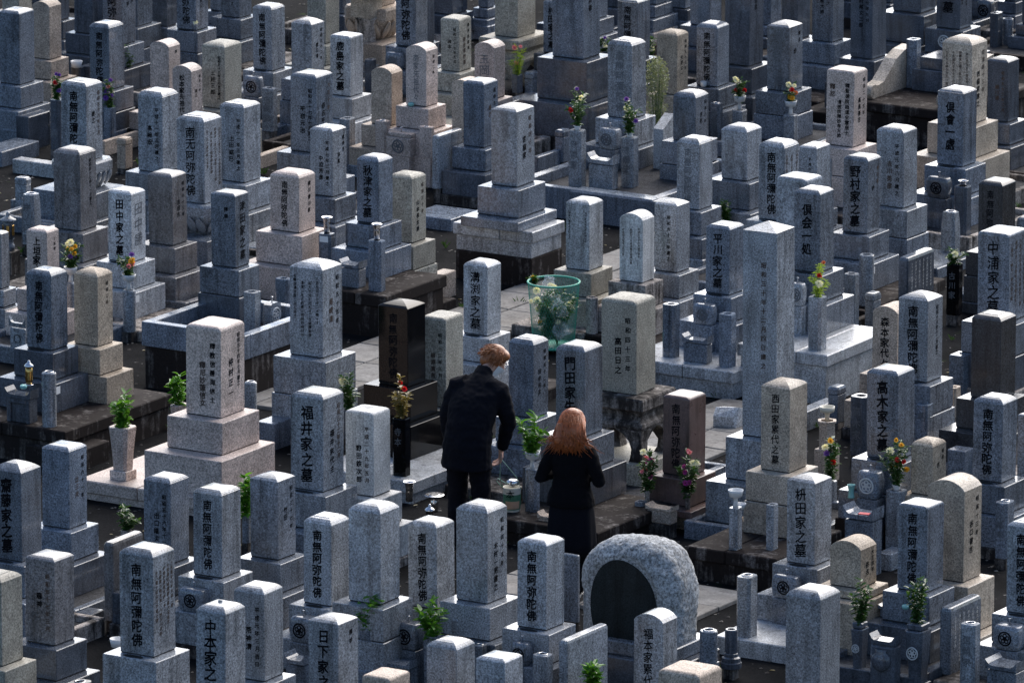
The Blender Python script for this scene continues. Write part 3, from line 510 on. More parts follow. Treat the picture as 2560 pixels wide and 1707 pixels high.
(115,2.285,-11.185,0.296,0.272,0.644,0.1,0.291,0.273,[0.184,0.184,0.231,0.098],'step','b2','','',{'G': [-0.667,0.387,-0.912,0.324]},'greenish pillar cut by the left edge near the bottom'),
(116,4.111,-10.358,0.269,0.269,0.665,0.1,0.264,0.248,[0.167,0.167,0.229,0.097],'step','g1','-平成元年三月吉日/荒神清','',{'G': [-0.426,0.531,-0.383,0.531]},'grey pillar with thin pale name characters at the bottom edge,lower left'),
(117,3.307,-8.162,0.258,0.265,0.64,0.088,0.252,0.237,[0.16,0.116,0.225,0.095],'step','g1','*南無阿弥陀佛','',{'G': [-0.309,0.265,-0.377,0.248]},'chant pillar with crested round urn,left of the blank domed pillar at bottom'),
(118,3.998,-7.722,0.262,0.265,0.641,0.052,0.256,0.24,[0.162,0.094,0.18,0.096],'step','g1','*南無阿弥陀佛','',{'G': [-0.313,0.245,-0.332,0.248]},'chant pillar between two leafy green sprigs,bottom centre'),
(119,5.069,-10.809,0.269,0.265,0.676,0.1,0.264,0.247,[0.167,0.167,0.225,0.095],'dome','g1','*日下家之墓','-釋妙',{'G': [-0.391,0.461,-0.902,0.528]},'pillar with simple bold characters at the bottom edge left of centre'),
(120,6.118,-10.844,0.26,0.258,0.665,0.088,0.255,0.239,[0.161,0.121,0.219,0.093],'dome','g1','~中','',{'G': [-0.311,0.271,-0.368,0.242]},'blank pale domed pillar at the bottom edge in front of a leafy sprig'),
(121,6.589,-10.922,0.251,0.251,0.645,0.112,0.245,0.23,[0.09,0.155,0.214,0.09],'dome','g1','','',{'G': [-0.235,0.301,-0.359,0.236]},'low domed stone cut by the bottom edge just right of bottom centre'),
(122,5.997,-11.546,0.24,0.275,0.616,0.1,0.234,0.22,[0.149,0.149,0.233,0.099],'flat','b1','','',{'G': [-0.428,0.323,-0.916,0.291]},'orange-beige flat stone top at the bottom edge'),
(123,5.147,-7.976,0.264,0.263,0.657,0.1,0.259,0.243,[0.164,0.164,0.224,0.095],'step','g1','*南無阿弥陀佛','',{'G': [-0.316,0.316,-0.375,0.246]},'chant pillar directly below the woman,left of the boulder'),
(124,7.126,-9.596,0.249,0.214,0.73,0.1,0.244,0.229,[0.155,0.155,0.182,0.077],'vault','g1','*福本家累代之墓','',{'G': [-0.614,0.474,-0.833,0.484]},'round-topped grey stone with blurred characters in front of the boulder'),
(125,8.357,-11.19,0.342,0.322,0.708,0.1,0.338,0.317,[0.212,0.212,0.273,0.116],'flat','b1','*木','',{'G': [-0.718,0.718,-0.979,0.577]},'wide beige rounded stone top at the bottom edge below the boulder'),
(126,8.113,-8.969,0.296,0.296,0.82,0.1,0.291,0.274,[0.184,0.184,0.252,0.107],'step','g1','','',{'G': [-0.492,0.667,-0.945,0.555]},'large blank grey pillar at the bottom edge,lower right'),
(127,6.573,-5.598,0.276,0.255,0.303,0.1,0.42,0.07,[0.171,0.112,0.216,0.092],'vault','b3','','-大正四年/俗名',{'G': [-0.329,0.27,-0.364,0.239]},'low beige round-topped stone on a wide flat slab,lower right'),
(128,8.104,-5.541,0.251,0.271,0.682,0.1,0.246,0.231,[0.156,0.156,0.23,0.097],'step','g1','*南無阿彌陀佛','',{'G': [-0.476,0.616,-0.666,0.533]},'chant pillar cut by the right edge,bottom right'),
(129,-8.385,11.952,0.148,0.133,0.812,0.1,0.143,0.134,[0.092,0.092,0.113,0.048],'step','g3','','',{'G': [-0.185,0.185,-0.199,0.134]},'dark stone wedged behind the top-edge chant pillar right of the lotus pedestal'),
(130,-8.997,14.159,0.116,0.149,0.594,0.1,0.112,0.105,[0.072,0.072,0.126,0.054],'step','g6','','',{'G': [-0.15,0.15,-0.221,0.148]},'blue stone on blue tiers left of the moulded footed base at top centre'),
(131,-3.99,14.549,0.33,0.331,0.497,0.1,0.326,0.306,[0.204,0.114,0.281,0.119],'flat','g3','','',{'G': [-0.389,0.299,-0.466,0.304]},'bulky dark rounded stone at the top edge above the black terrace'),
(132,-4.262,17.256,0.139,0.186,0.499,0.1,0.134,0.126,[0.086,0.086,0.158,0.067],'step','g3','','',{'G': [-0.211,0.491,-0.516,0.46]},'dark pillar at the top right corner behind the cylinder vase'),
(133,-3.541,16.314,0.13,0.197,0.623,0.1,0.126,0.118,[0.081,0.081,0.167,0.071],'step','g3','','',{'G': [-0.481,0.481,-0.811,0.399]},'dark stone cut by the top right picture corner'),
(134,2.279,5.349,0.141,0.213,0.594,0.1,0.137,0.128,[0.088,0.088,0.181,0.077],'dome','g4','','',{'G': [-0.213,0.493,-0.833,0.483]},'grey stone cut by the right edge beside the almost black chant pillar'),
(135,5.981,-1.531,0.141,0.231,0.661,0.1,0.136,0.128,[0.087,0.087,0.196,0.083],'dome','g4','','',{'G': [-0.178,0.178,-0.332,0.219]},'dark grey pillar cut by the right edge beside the lower chant pillar'),
(136,-13.337,12.111,0.171,0.165,0.489,0.1,0.166,0.156,[0.106,0.106,0.14,0.059],'step','g4','','',{'G': [-0.526,0.526,-0.767,0.442]},'grey base at the top edge above the beige round-topped stone'),
(137,-10.28,13.232,0.207,0.194,0.616,0.1,0.202,0.189,[0.128,0.128,0.165,0.07],'step','g4','','',{'G': [-0.567,0.567,-0.527,0.467]},'grey base at the top edge left of the lotus pedestal'),
(138,-9.264,13.803,0.205,0.198,0.628,0.1,0.2,0.188,[0.127,0.127,0.168,0.053],'step','g4','','',{'G': [-0.25,0.25,-0.287,0.172]},'grey base at the top edge above the text-covered flat-topped stone'),
(139,-7.984,15.196,0.177,0.194,0.536,0.1,0.172,0.161,[0.11,0.11,0.165,0.07],'step','g3','','',{'G': [-0.533,0.323,-0.807,0.467]},'dark base at the top edge behind the massive tiered pillar'),
(140,-7.369,15.508,0.176,0.185,0.548,0.1,0.171,0.16,[0.109,0.109,0.118,0.067],'step','g4','','',{'G': [-0.217,0.217,-0.23,0.179]},'grey base at the top edge left of the unlettered blue pillar'),
(141,-6.051,16.838,0.175,0.193,0.514,0.1,0.17,0.159,[0.108,0.108,0.164,0.069],'step','g3','','',{'G': [-0.216,0.216,-0.28,0.186]},'dark base at the top edge between the double-column pillar and dark pillar'),
(142,-5.671,17.014,0.161,0.194,0.55,0.1,0.156,0.146,[0.1,0.1,0.165,0.07],'step','g3','','',{'G': [-0.2,0.2,-0.282,0.187]},'dark base at the top edge right of the faint-dated dark pillar'),
(143,-4.781,17.562,0.186,0.198,0.502,0.1,0.181,0.17,[0.116,0.116,0.1,0.071],'step','g3','','',{'G': [-0.544,0.264,-0.744,0.471]},'dark base at the top edge right of the crested-base pillar'),
(144,-12.784,13.126,0.156,0.168,0.48,0.1,0.152,0.142,[0.097,0.097,0.143,0.061],'step','g4','','',{'G': [-0.195,0.195,-0.247,0.165]},'grey base at the top edge behind the white-dotted greenery'),
(145,-13.178,12.951,0.157,0.167,0.468,0.1,0.152,0.143,[0.097,0.097,0.142,0.06],'step','g3','','',{'G': [-0.196,0.196,-0.246,0.164]},'dark base at the top edge behind the wide dark based pillar'),
]
FURNITURE=[
('vase',-9.346,6.566,0.1,0.123,0.123,0.506,'g3',{},'dark square flower vase left of the wavy-based chant pillar',('prpG',0.25,0.1,'purple irises with red blooms in the dark left-hand vase,upper left')),
('vase',-9.176,7.24,0.1,0.099,0.107,0.324,'g6',{},'blue square flower vase right behind the wavy-based chant pillar',('pkppG',0.28,0.09,'purple irises with a pink bloom standing against a grey pillar,upper left')),
('vase',-10.868,9.139,0.1,0.132,0.095,0.232,'g3',{},'small dark square post with a white bowl on top,upper left',None),
('vase',-11.298,9.121,0.1,0.062,0.103,0.115,'w1',{'ring': 1},'tiny pale square vase at the foot of the beige round-topped stone',None),
('vase',-10.311,10.477,0.1,0.102,0.123,0.234,'b1',{},'beige square vase in front of the heavy-brush pillar,upper left',('wkG',0.3,0.16,'leaning dark green sprig with tiny white flowers,upper left')),
('vase',-10.986,10.571,0.1,0.066,0.086,0.186,'g4',{},'grey vase under white-dotted greenery at the top left',('wwG',0.27,0.15,'dark green bunch with small white blooms,top left')),
('vase',-10.42,9.375,0.1,0.048,0.07,0.19,'g4',{},'narrow vase just right of the polished-cap chant pillar',('gG',0.27,0.08,'slim dark green leaves beside the polished-cap chant pillar')),
('vase',-8.029,8.419,0.1,0.14,0.101,0.438,'g1',{'text': '中嶋家'},'square post vase carved with three characters,top left of centre',None),
('vase',-6.537,7.542,0.1,0.119,0.154,0.447,'g1',{},'plain square vase in front of the five-character flat-topped pillar,top',None),
('vase',-8.224,10.624,0.1,0.091,0.113,0.333,'g3',{'text': '鹿'},'dark fronted square vase between the flat-topped pillar and pink stone',None),
('vase',-6.015,7.375,0.3,0.13,0.1,0.308,'pk',{'ring': 1},'pink square vase left of the crested incense box',None),
('vase',-5.507,7.377,0.3,0.145,0.075,0.303,'pk',{'ring': 1},'pink square vase right of the crested incense box',None),
('vase',-3.75,7.336,0.2,0.147,0.127,0.569,'g1',{'text': '寺岡家','cup': 1},'tall square vase left of the carved round urn,centre top',('pwrG',0.36,0.2,'bushy bouquet with a purple top bloom and white lily,left of carved urn')),
('vase',-3.342,7.647,0.2,0.142,0.135,0.488,'g1',{'text': '寺岡家','cup': 1},'tall square vase right of the carved round urn,centre top',('pwpG',0.33,0.14,'tall bouquet of purple and white blooms in front of the unpainted chant pillar')),
('vase',-3.897,10.749,0.1,0.114,0.149,0.247,'g1',{'cup': 2},'square vase with porcelain bowl left of the worn family pillar',('wrG',0.2,0.12,'white chrysanthemum and red carnation left of the worn family pillar')),
('vase',-4.031,10.514,0.1,0.11,0.094,0.345,'g4',{'text': '中島家','ring': 1},'square vase carved with three pale characters behind the short dark pillar',None),
('vase',-3.245,10.641,0.1,0.123,0.119,0.288,'g1',{'cup': 2},'square vase with porcelain bowl below the worn family pillar,upper right',('wroyG',0.18,0.12,'white chrysanthemum with red,orange and yellow blooms in a bowl')),
('vase',-2.838,12.443,0.42,0.122,0.134,0.477,'g6',{},'tall blue square vase standing on the black terrace',None),
('vase',-3.84,16.081,0.1,0.096,0.151,0.359,'g3',{},'dark square vase near the top right corner',None),
('cyl',-3.775,16.221,0.1,0.115,0.115,0.28,'g4',{},'grey cylinder vase near the top right corner',None),
('taper',-7.116,2.876,0.1,0.145,0.163,0.482,'g1',{'text': '井ノ口家','ring': 1},'tapered vase with framed characters beside the round lantern,left edge',None),
('vase',-2.571,-0.242,0.42,0.122,0.133,0.369,'g1',{},'square vase at the right corner of the kerbed plot',None),
('vase',-3.255,1.331,0.1,0.139,0.106,0.423,'g6',{},'blue square vase beside the crested barrel urn,left of centre',None),
('vase',-3.464,2.385,0.4,0.136,0.104,0.317,'g6',{'cone': 1,'plate': 1},'square post with a white tag and a steel flower cone,left of pair',None),
('vase',-2.555,1.813,0.4,0.138,0.102,0.467,'g6',{'cone': 1},'square post with a steel flower cone,right of pair',None),
('vase',0.75,1.483,0.26,0.129,0.115,0.478,'g6',{},'hollow square vase left of the grey crested urn,right of centre',None),
('vase',1.364,1.423,0.26,0.127,0.12,0.476,'g6',{},'hollow square vase right of the grey crested urn,beside the obelisk',None),
('vase',2.139,1.665,0.46,0.134,0.137,0.476,'g1',{},'tall square vase right of the obelisk',('orwGL',0.3,0.12,'loose bouquet with an orange bloom and bending lime sprig beside the obelisk')),
('vase',1.223,3.918,0.1,0.116,0.112,0.497,'g1',{},'square vase in front of the grey cylinder vase,right',None),
('cyl',0.906,4.767,0.1,0.137,0.137,0.473,'g1',{},'tall grey cylinder vase with a white tag nearby,right',None),
('taper',0.49,7.143,0.1,0.152,0.145,0.382,'g1',{'ring': 1},'tapered square vase right of the light-lettered pillar',None),
('vase',1.783,4.849,0.1,0.129,0.101,0.479,'bk',{'text': '古川家'},'glossy black square vase with white flower,right',('wG',0.13,0.16,'single white lily with leaves on the black vase')),
('vase',0.32,7.692,0.1,0.138,0.131,0.51,'g3',{'cone': 2,'text': '南'},'dark square vase with a short steel rim,right',None),
('vase',0.875,-3.211,0.2,0.127,0.112,0.499,'bk',{'text': '寺本'},'glossy black square vase left of the man',('rG',0.36,0.13,'half dried bouquet with one red carnation on the black vase')),
('vase',-0.414,-2.015,0.1,0.058,0.101,0.252,'g3',{},'small dark vase half hidden behind the tall five-character pillar',('gGw',0.33,0.16,'dense dark green sprig right of the tall five-character pillar cap')),
('vase',2.488,-3.737,0.22,0.112,0.076,0.359,'g6',{'cup': 2},'square vase with white bowl left of the woman',('gGG',0.34,0.17,'fresh green leafy branch left of the woman')),
('hex',3.631,-0.8,0.28,0.178,0.178,0.243,'b1',{'cup': 3},'six-sided beige vase with a cream bowl on a stem',None),
('vase',4.268,-1.889,0.12,0.125,0.074,0.197,'g1',{},'vase left of the white-crested urn',('ywprG',0.36,0.14,'red carnation bouquet with yellow tip,left of the slender-lettered pillar')),
('vase',5.402,-2.782,0.2,0.145,0.144,0.38,'g1',{'cup': 1},'square vase right of the white-crested urn',('ywryG',0.36,0.2,'red and yellow bouquet standing before the slender-lettered pillar')),
('vase',3.631,-0.209,0.1,0.151,0.15,0.517,'g3',{'text': '高木家'},'dark blue vase left behind the slender-lettered pillar',None),
('vase',3.99,0.272,0.1,0.109,0.156,0.393,'g6',{'text': '森'},'square vase with large hole right of the slender-lettered pillar',None),
('vase',3.654,1.417,0.1,0.081,0.12,0.262,'b1',{},'beige square vase with square hole near the right edge',None),
('vase',6.302,-2.581,0.094,0.113,0.163,0.467,'g4',{'text': '大橋家','ring': 1},'square vase with a steel ring at the right edge,lower right',None),
('vase',3.874,-8.442,0.088,0.112,0.118,0.422,'g4',{'text': '隆'},'square vase with dark characters,left of the two bottom sprigs',('gGG',0.25,0.15,'bright green sprig left of the centre bottom chant pillar')),
('vase',4.358,-8.285,0.052,0.119,0.119,0.428,'g4',{},'square vase mostly hidden behind the blank pale domed pillar',('gGG',0.27,0.17,'bright green sprig right of the centre bottom chant pillar')),
('vase',4.704,-8.146,0.1,0.079,0.107,0.321,'g4',{'ring': 1},'square vase with a round hole behind the low domed stone,bottom centre',None),
('vase',5.428,-8.405,0.1,0.131,0.122,0.409,'g1',{'text': '川','ring': 1},'square vase with a steel ring at the bottom edge,centre',None),
('vase',5.816,-5.952,0.1,0.125,0.158,0.53,'g1',{'ring': 1},'tall plain square vase right of the boulder',None),
('cyl',6.237,-7.274,0.3,0.139,0.139,0.251,'g4',{'ring': 1},'wide dark cylinder with steel ring right of the boulder',None),
('cyl',6.086,-6.664,0.12,0.1,0.1,0.278,'g3',{'disc': 1},'dark slim cylinder on a round foot,right of the boulder',None),
('vase',7.981,-6.264,0.1,0.131,0.115,0.521,'g1',{'text': '信岡家','ring': 1},'square vase with steel ring right of the text slab,bottom right',None),
('flare',7.052,-6.344,0.02,0.104,0.148,0.452,'g3',{'crest': 1,'tray': 1},'dark tapered vase with round crest,left of the carved bowl,bottom right',('gG',0.34,0.15,'dark green sprig in the left crested tapered vase')),
('flare',7.569,-6.345,0.02,0.156,0.21,0.515,'g3',{'crest': 1,'tray': 1},'dark tapered vase with round crest,right of the carved bowl,bottom right',('gG',0.36,0.15,'dark green sprig in the right crested tapered vase')),
('vase',2.566,-10.49,0.1,0.126,0.179,0.267,'w1',{'ring': 1},'pale square vase top with dark ring at the bottom edge,left',None),
('cyl',-4.287,0.342,0.1,0.119,0.119,0.383,'g1',{'cup': 2},'speckled cylinder with porcelain bowl in front of the light speckled pillar',('pykwG',0.2,0.15,'yellow,pink and purple flowers before the light speckled pillar')),
('cyl',-4.898,0.296,0.1,0.072,0.072,0.389,'g1',{'cup': 2},'speckled cylinder with porcelain bowl left of the light speckled pillar',('wyyppG',0.25,0.14,'white lily with yellow and violet flowers,left')),
('cyl',-2.344,-3.761,0.326,0.125,0.125,0.473,'g1',{'ring': 1},'pale round column vase in front of the lantern-lit chant pillar',None),
('cyl',-1.653,-1.671,0.12,0.109,0.109,0.25,'g1',{'ring': 1},'grey round column vase right of the pale pink monument',None),
('cyl',-0.668,2.479,0.1,0.111,0.111,0.331,'ks',{},'stained round column vase right of the green bin',None),
('flare',-1.128,-4.438,0.17,0.197,0.186,0.452,'pk',{},'pink flared square vase left of the pale pink monument',('gGG',0.28,0.16,'bright green sprig in the pink flared vase')),
('flare',-1.53,-2.983,0.17,0.101,0.168,0.289,'pk',{},'pink flared vase peeking out left behind the pale pink pillar',('gGG',0.27,0.1,'yellow-green sprig half hidden behind the pale pink pillar')),
('vase',-4.192,2.934,0.1,0.076,0.112,0.292,'pk',{},'pinkish round-fronted vase before the squat chant stone',('gGH',0.4,0.13,'hanging spray of broad green leaves on the squat chant stone')),
('vase',-6.826,11.244,0.13,0.085,0.114,0.183,'g3',{},'dark vase with feathery yellow-green plant at top centre',('kkL',0.3,0.12,'feathery yellow-green plant with pink flowers,top centre')),
('urn',-7.962,10.684,0.34,0.186,0.109,0.183,'g6',{},'rounded crested urn before the blue-grey chant pillar,top centre',None),
('urn',-8.499,8.843,0.326,0.205,0.101,0.209,'g4',{},'rounded crested urn left of the small square family post,top',None),
('urn',-5.764,7.323,0.3,0.285,0.135,0.23,'pk',{'lid': 1},'pink incense box with round crest and lid,top centre',None),
('urn',-3.922,8.248,0.4,0.212,0.15,0.208,'g1',{},'barrel-shaped urn with carved crest before the unpainted chant pillar',None),
('table',-3.503,7.416,0.2,0.283,0.134,0.336,'g1',{},'grey offering table below the carved barrel urn,centre top',None),
('urn',0.902,1.82,0.504,0.207,0.11,0.186,'g6',{},'grey crested urn between two hollow square vases',None),
('table',1.058,1.428,0.26,0.257,0.115,0.238,'g6',{},'blue-grey incense table below the crested urn,right of centre',None),
('urn',-0.116,8.023,0.387,0.237,0.135,0.203,'g3',{},'dark urn with black ring crest right of the light-lettered pillar',None),
('urn',1.703,2.077,0.722,0.144,0.102,0.204,'g1',{},'grey urn with round crest tucked behind the obelisk',None),
('urn',-2.484,-0.049,0.42,0.081,0.188,0.245,'g4',{'side': 1},'barrel urn with crest on its right end,left of the tall broad pillar',None),
('table',-2.823,1.832,0.4,0.212,0.142,0.243,'g4',{},'grey lidded incense table between the two steel-cone posts',None),
('table',-2.636,-3.75,0.326,0.258,0.139,0.284,'g3',{'arch': 1},'dark offering table with arched recess and green cup,left',None),
('urn',5.172,-2.806,0.488,0.204,0.151,0.23,'g6',{'white': 1},'crested urn with pale five-petal ring before the slender-lettered pillar',None),
('table',5.403,-3.337,0.2,0.279,0.186,0.357,'g6',{},'blue-grey offering table with red card,lower right',None),
('urn',2.144,-8.28,0.362,0.241,0.127,0.186,'g4',{},'round urn with black ring crest right of the nearest large chant pillar',None),
('urn',2.551,-9.848,0.1,0.232,0.122,0.222,'g4',{},'round urn with black ring at the bottom edge,lower left',None),
('urn',3.33,-8.528,0.34,0.206,0.132,0.201,'g4',{},'round urn with black ring behind the simple bold lettered pillar',None),
('urn',4.068,-8.175,0.308,0.224,0.135,0.21,'g4',{},'round urn with black ring below the centre bottom chant pillar',None),
('table',4.122,-8.369,0.052,0.246,0.163,0.227,'g4',{},'grey offering table with curled edges at the bottom,centre',None),
('table',3.55,-8.932,0.088,0.178,0.154,0.279,'g4',{},'grey offering table behind the simple bold lettered pillar',None),
('urn',5.908,-5.482,0.354,0.232,0.117,0.187,'g4',{},'round urn before the grey five-character pillar,lower right',None),
('urn',8.117,-5.878,0.346,0.229,0.161,0.196,'g4',{},'round bowl-shaped urn at the right edge,bottom right',None),
('table',8.276,-6.202,0.1,0.266,0.232,0.261,'g4',{},'offering table with steel pin at the right edge,bottom right',None),
('urn',5.16,-8.27,0.359,0.147,0.124,0.178,'g4',{},'grey urn below the chant pillar under the woman',None),
('urn',-4.62,17.294,0.1,0.179,0.129,0.215,'g3',{},'dark urn with round crest at the top right corner',None),
('urn',-0.884,0.751,0.1,0.12,0.078,0.185,'g1',{'plain': 1},'pale rounded urn left of the man head',None),
('table',7.364,-6.493,0.02,0.216,0.131,0.472,'g3',{'bowl': 1},'dark carved water bowl between the two crested tapered vases',None),
('table',6.973,-5.577,0.369,0.292,0.142,0.084,'g4',{},'curled-edge offering tray holding a pale green cup,bottom right',None),
('table',3.399,-3.167,0.12,0.249,0.125,0.149,'b1',{},'small beige incense box before the reddish-brown pillar',None),
('table',4.485,-3.508,0.12,0.195,0.126,0.253,'b1',{},'small beige incense box right of the reddish-brown pillar',None),
('table',-4.317,2.73,0.1,0.164,0.124,0.115,'pk',{},'pinkish incense box before the squat beige chant stone',None),
('table',-4.65,-0.905,0.1,0.179,0.034,0.322,'g1',{'ringc': 1},'white-topped small box with a ring mark at the left edge',None),
('slab',-5.011,6.969,0.15,0.081,0.441,0.527,'g1',{},'upright grey memorial slab with rounded front edge,top centre',None),
('slab',-3.508,8.583,0.2,0.112,0.222,0.4,'g2',{'slant': 1},'pale slab with slanted top right of the purple bouquets',None),
('slab',1.093,5.376,0.1,0.103,0.512,0.397,'g3',{'text': 'W'},'dark memorial slab with carved flower right of the cylinder vase',None),
('slab',1.194,-7.862,0.1,0.087,0.453,0.641,'g5',{},'tall grey memorial slab left of the dark name-column pillar,lower left',None),
('slab',5.591,-8.076,0.1,0.078,0.613,0.533,'g1',{},'grey upright memorial slab left of the round-topped stone,bottom',None),
('slab',4.395,-7.724,0.1,0.065,0.603,0.452,'g1',{},'grey memorial slab right of the right-hand bottom sprig',None),
('slab',7.616,-5.75,0.1,0.096,0.509,0.531,'g4',{'text': 'W'},'memorial slab covered in pale columns of text,bottom right',None),
('slab',4.3,-6.166,0.1,0.204,0.044,0.547,'g4',{},'plain upright slab between the chant pillar and the boulder',None),
('slab',-1.495,8.382,0.1,0.109,0.263,0.47,'w1',{},'bright pale slab behind the five-heavy-character pillar',None),
('post',-8.403,6.361,0.05,0.11,0.142,0.237,'b1',{},'beige capped kerb post left of the three-character pillar,upper left',None),
('post',-2.974,0.253,0.2,0.116,0.13,0.292,'g1',{},'capped grey kerb post at the kerbed plot,left',None),
('post',-3.435,8.559,0.05,0.091,0.133,0.208,'g1',{},'small capped kerb post left of the faint-text pillar,right of centre',None),
('post',1.323,4.141,0.05,0.104,0.147,0.27,'g1',{},'capped kerb post below the tall cylinder vase,right',None),
('post',2.787,0.873,0.05,0.109,0.159,0.254,'g6',{},'capped kerb post with rail,right of the warm beige pillar',None),
('post',-6.796,11.477,0.05,0.101,0.145,0.189,'g1',{},'capped kerb post left of the massive tiers,top centre',None),
('post',-9.606,14.519,0.05,0.09,0.149,0.185,'g4',{},'capped kerb post behind the text-covered flat-topped stone,top centre',None),
('post',-4.549,15.108,0.05,0.088,0.138,0.205,'g4',{},'capped kerb post behind the curved wing wall',None),
('post',-8.148,4.223,0.05,0.139,0.102,0.259,'g1',{},'capped kerb post above the framed-character vase,left edge',None),
('post',-4.86,8.894,0.05,0.104,0.147,0.255,'g6',{},'capped kerb post left of the tall carved vase,centre top',None),
('kerb',-9.008,5.846,0,0.693,0.152,0.138,'g2',{},'pale granite kerb below the wavy-based chant pillar,upper left',None),
('kerb',-9.024,7.191,0,0.046,0.6,0.156,'b1',{},'beige kerb rail left of the three-character pillar,upper left',None),
('kerb',-7.393,7.458,0,0.078,0.573,0.133,'b1',{},'beige kerb rail below the broad domed pillar,top left of centre',None),
('kerb',-2.841,6.935,0,1.356,0.249,0.289,'g6',{},'long blue granite kerb below the purple bouquets,centre top',None),
('kerb',-4.466,6.02,0,0.481,0.495,0.118,'g6',{},'blue kerb at the left of the wide stepped platform',None),
('kerb',-2.6,2.912,0,0.166,0.416,0.072,'kd',{},'low dark kerb between the tan-lettered stone and the path',None),
('kerb',2.575,0.706,0,0.12,0.899,0.175,'g1',{},'pale rail kerb behind the warm beige pillar',None),
('kerb',5.945,-5.792,0,0.697,0.588,0.142,'g2',{},'pale kerb in front of the tall plain vase,right of the boulder',None),
('kerb',-2.229,-3.664,0,0.531,0.509,0.173,'kd',{},'dark weathered kerb left of the pink flared vase',None),
('kerb',-1.977,8.966,0,0.293,0.261,0.109,'g4',{},'grey kerb below the pinkish flat-topped stone,upper right',None),
('kerb',0.507,6.767,0,0.512,0.727,0.105,'g4',{},'low grey kerb left of the glossy black vase',None),
('kerb',-9.876,6.898,0,0.16,0.374,0.347,'g3',{},'polished dark block beside the left-edge tiers,upper left',None),
('kerb',-9.728,6.252,0,0.291,0.652,0.155,'g4',{},'long grey kerb at the left edge,upper left',None),
('kerb',-8.156,4.366,0,0.215,0.394,0.151,'g1',{},'pale block behind the framed-character vase,left edge',None),
('kerb',-7.379,3.498,0,0.203,0.092,0.144,'g4',{},'grey offering block left of the light speckled pillar',None),
('kerb',-5.733,0.737,0,0.183,0.102,0.237,'g1',{},'pale block behind the left-edge chant pillar cap',None),
('kerb',4.635,-0.272,0,0.168,0.165,0.296,'g4',{},'dark rounded block left of the lower right-edge chant pillar',None),
('kerb',3.179,2.411,0,0.148,0.182,0.396,'g4',{},'dark block left of the very dark blank pillar,right',None),
('kerb',5.506,-3.048,0,0.132,0.239,0.143,'g1',{},'pale block behind the rounded-edge chant pillar,lower right',None),
('kerb',-6.729,11.163,0,0.131,0.535,0.108,'g1',{},'pale kerb rail left of the massive tiers,top centre',None),
('kerb',-4.879,8.661,0,0.063,0.509,0.182,'g6',{},'blue kerb rail left of the tall carved vases,centre top',None),
('kerb',-4.972,16.141,0,0.351,0.193,0.101,'g3',{},'dark kerb behind the curved wing wall,upper right',None),
('kerb',-3.244,8.078,0,0.235,0.168,0.185,'g1',{},'grey stepped kerb block left of the faint-text pillar',None),
('kerb',-2.819,3.303,0,0.143,0.385,0.238,'b1',{},'low beige slab block right of the greenish beige pillar',None),
('kerb',-8.088,8.596,0,0.092,0.382,0.101,'g4',{},'low grey kerb beside the three-character square post',None),
('kerb',1.562,5.586,0,0.285,0.382,0.155,'g3',{},'dark kerb below the glossy black vase,right',None),
('kerb',6.65,-5.648,0,0.147,0.351,0.195,'g3',{},'dark kerb left of the crested tapered vases,bottom right',None),
('kerb',0.99,-8.05,0,0.147,0.199,0.144,'g3',{},'dark kerb left of the tall memorial slab,lower left',None),
('kerb',2.069,-6.667,0,0.104,0.112,0.127,'g4',{},'grey kerb left of the bottom-left chant pillar base',None),
('kerb',-1.034,-2.253,0,0.191,0.275,0.233,'g6',{},'blue kerb left of the tall five-character pillar',None),
('cyl',1.331,-5.312,0.1,0.08,0.08,0.286,'g4',{},'grey vase before the five well-spaced character pillar',('gGG',0.3,0.16,'bright yellow-green sprig before the five well-spaced character pillar')),
('cyl',0.778,-5.451,0.1,0.067,0.067,0.231,'g4',{},'grey vase right of the chant pillar below the pale pink monument',('gGG',0.34,0.1,'tall yellow-green sprig below the pale pink monument')),
('cyl',-0.082,-5.937,0.05,0.094,0.094,0.148,'ks',{},'weathered pot left of the dark name-column pillar',('gG',0.2,0.17,'low dark plant left of the dark name-column pillar')),
('cyl',-1.534,6.376,0.1,0.067,0.067,0.203,'g4',{},'small vase behind the five crisp character pillar',('gG',0.2,0.08,'thin brownish sprig behind the five crisp character pillar')),
('cyl',5.822,-8.3,0.1,0.062,0.062,0.197,'g4',{},'small vase at the bottom edge left of the round-topped grey stone',('gGG',0.16,0.1,'small pale sprig at the bottom edge left of the round-topped grey stone')),
('vase',-6.524,12.488,0.1,0.046,0.071,0.278,'g4',{},'narrow vase left behind the unpainted chant pillar,top',('pwG',0.14,0.09,'purple and white blooms left behind the unpainted chant pillar cap')),
('vase',-6.003,12.531,0.1,0.035,0.056,0.277,'g4',{},'narrow vase right behind the unpainted chant pillar,top',('pwG',0.18,0.09,'purple and white blooms right behind the unpainted chant pillar cap')),
('vase',3.157,-3.106,0.05,0.079,0.098,0.206,'g1',{},'grey square post left of the beige incense box before the reddish-brown pillar',None),
('vase',4.657,-4.129,0.3,0.082,0.106,0.329,'g1',{'cup': 2},'grey post with a white bowl left of the warm beige pillar base',None),
('vase',4.911,-3.976,0.3,0.071,0.107,0.356,'g1',{},'grey rounded post right of the small beige incense box',None),
('table',2.784,-3.932,0.1,0.199,0.104,0.186,'b1',{},'square beige box before the reddish-brown pillar,lower',None),
]
BRASS=(-2.728, -3.505, 0.5840000000000001)
BIN=(-0.824, 2.066)
SHRUB=(-4.17, 9.559, 0)
BOULDER=(5.438, -6.965, 0.33)
MAN=(2.357, -4.546, 0.033)
WOMAN=(3.883, -5.424, 0.033)
BUCKET=(2.347, -3.829, 0.222)
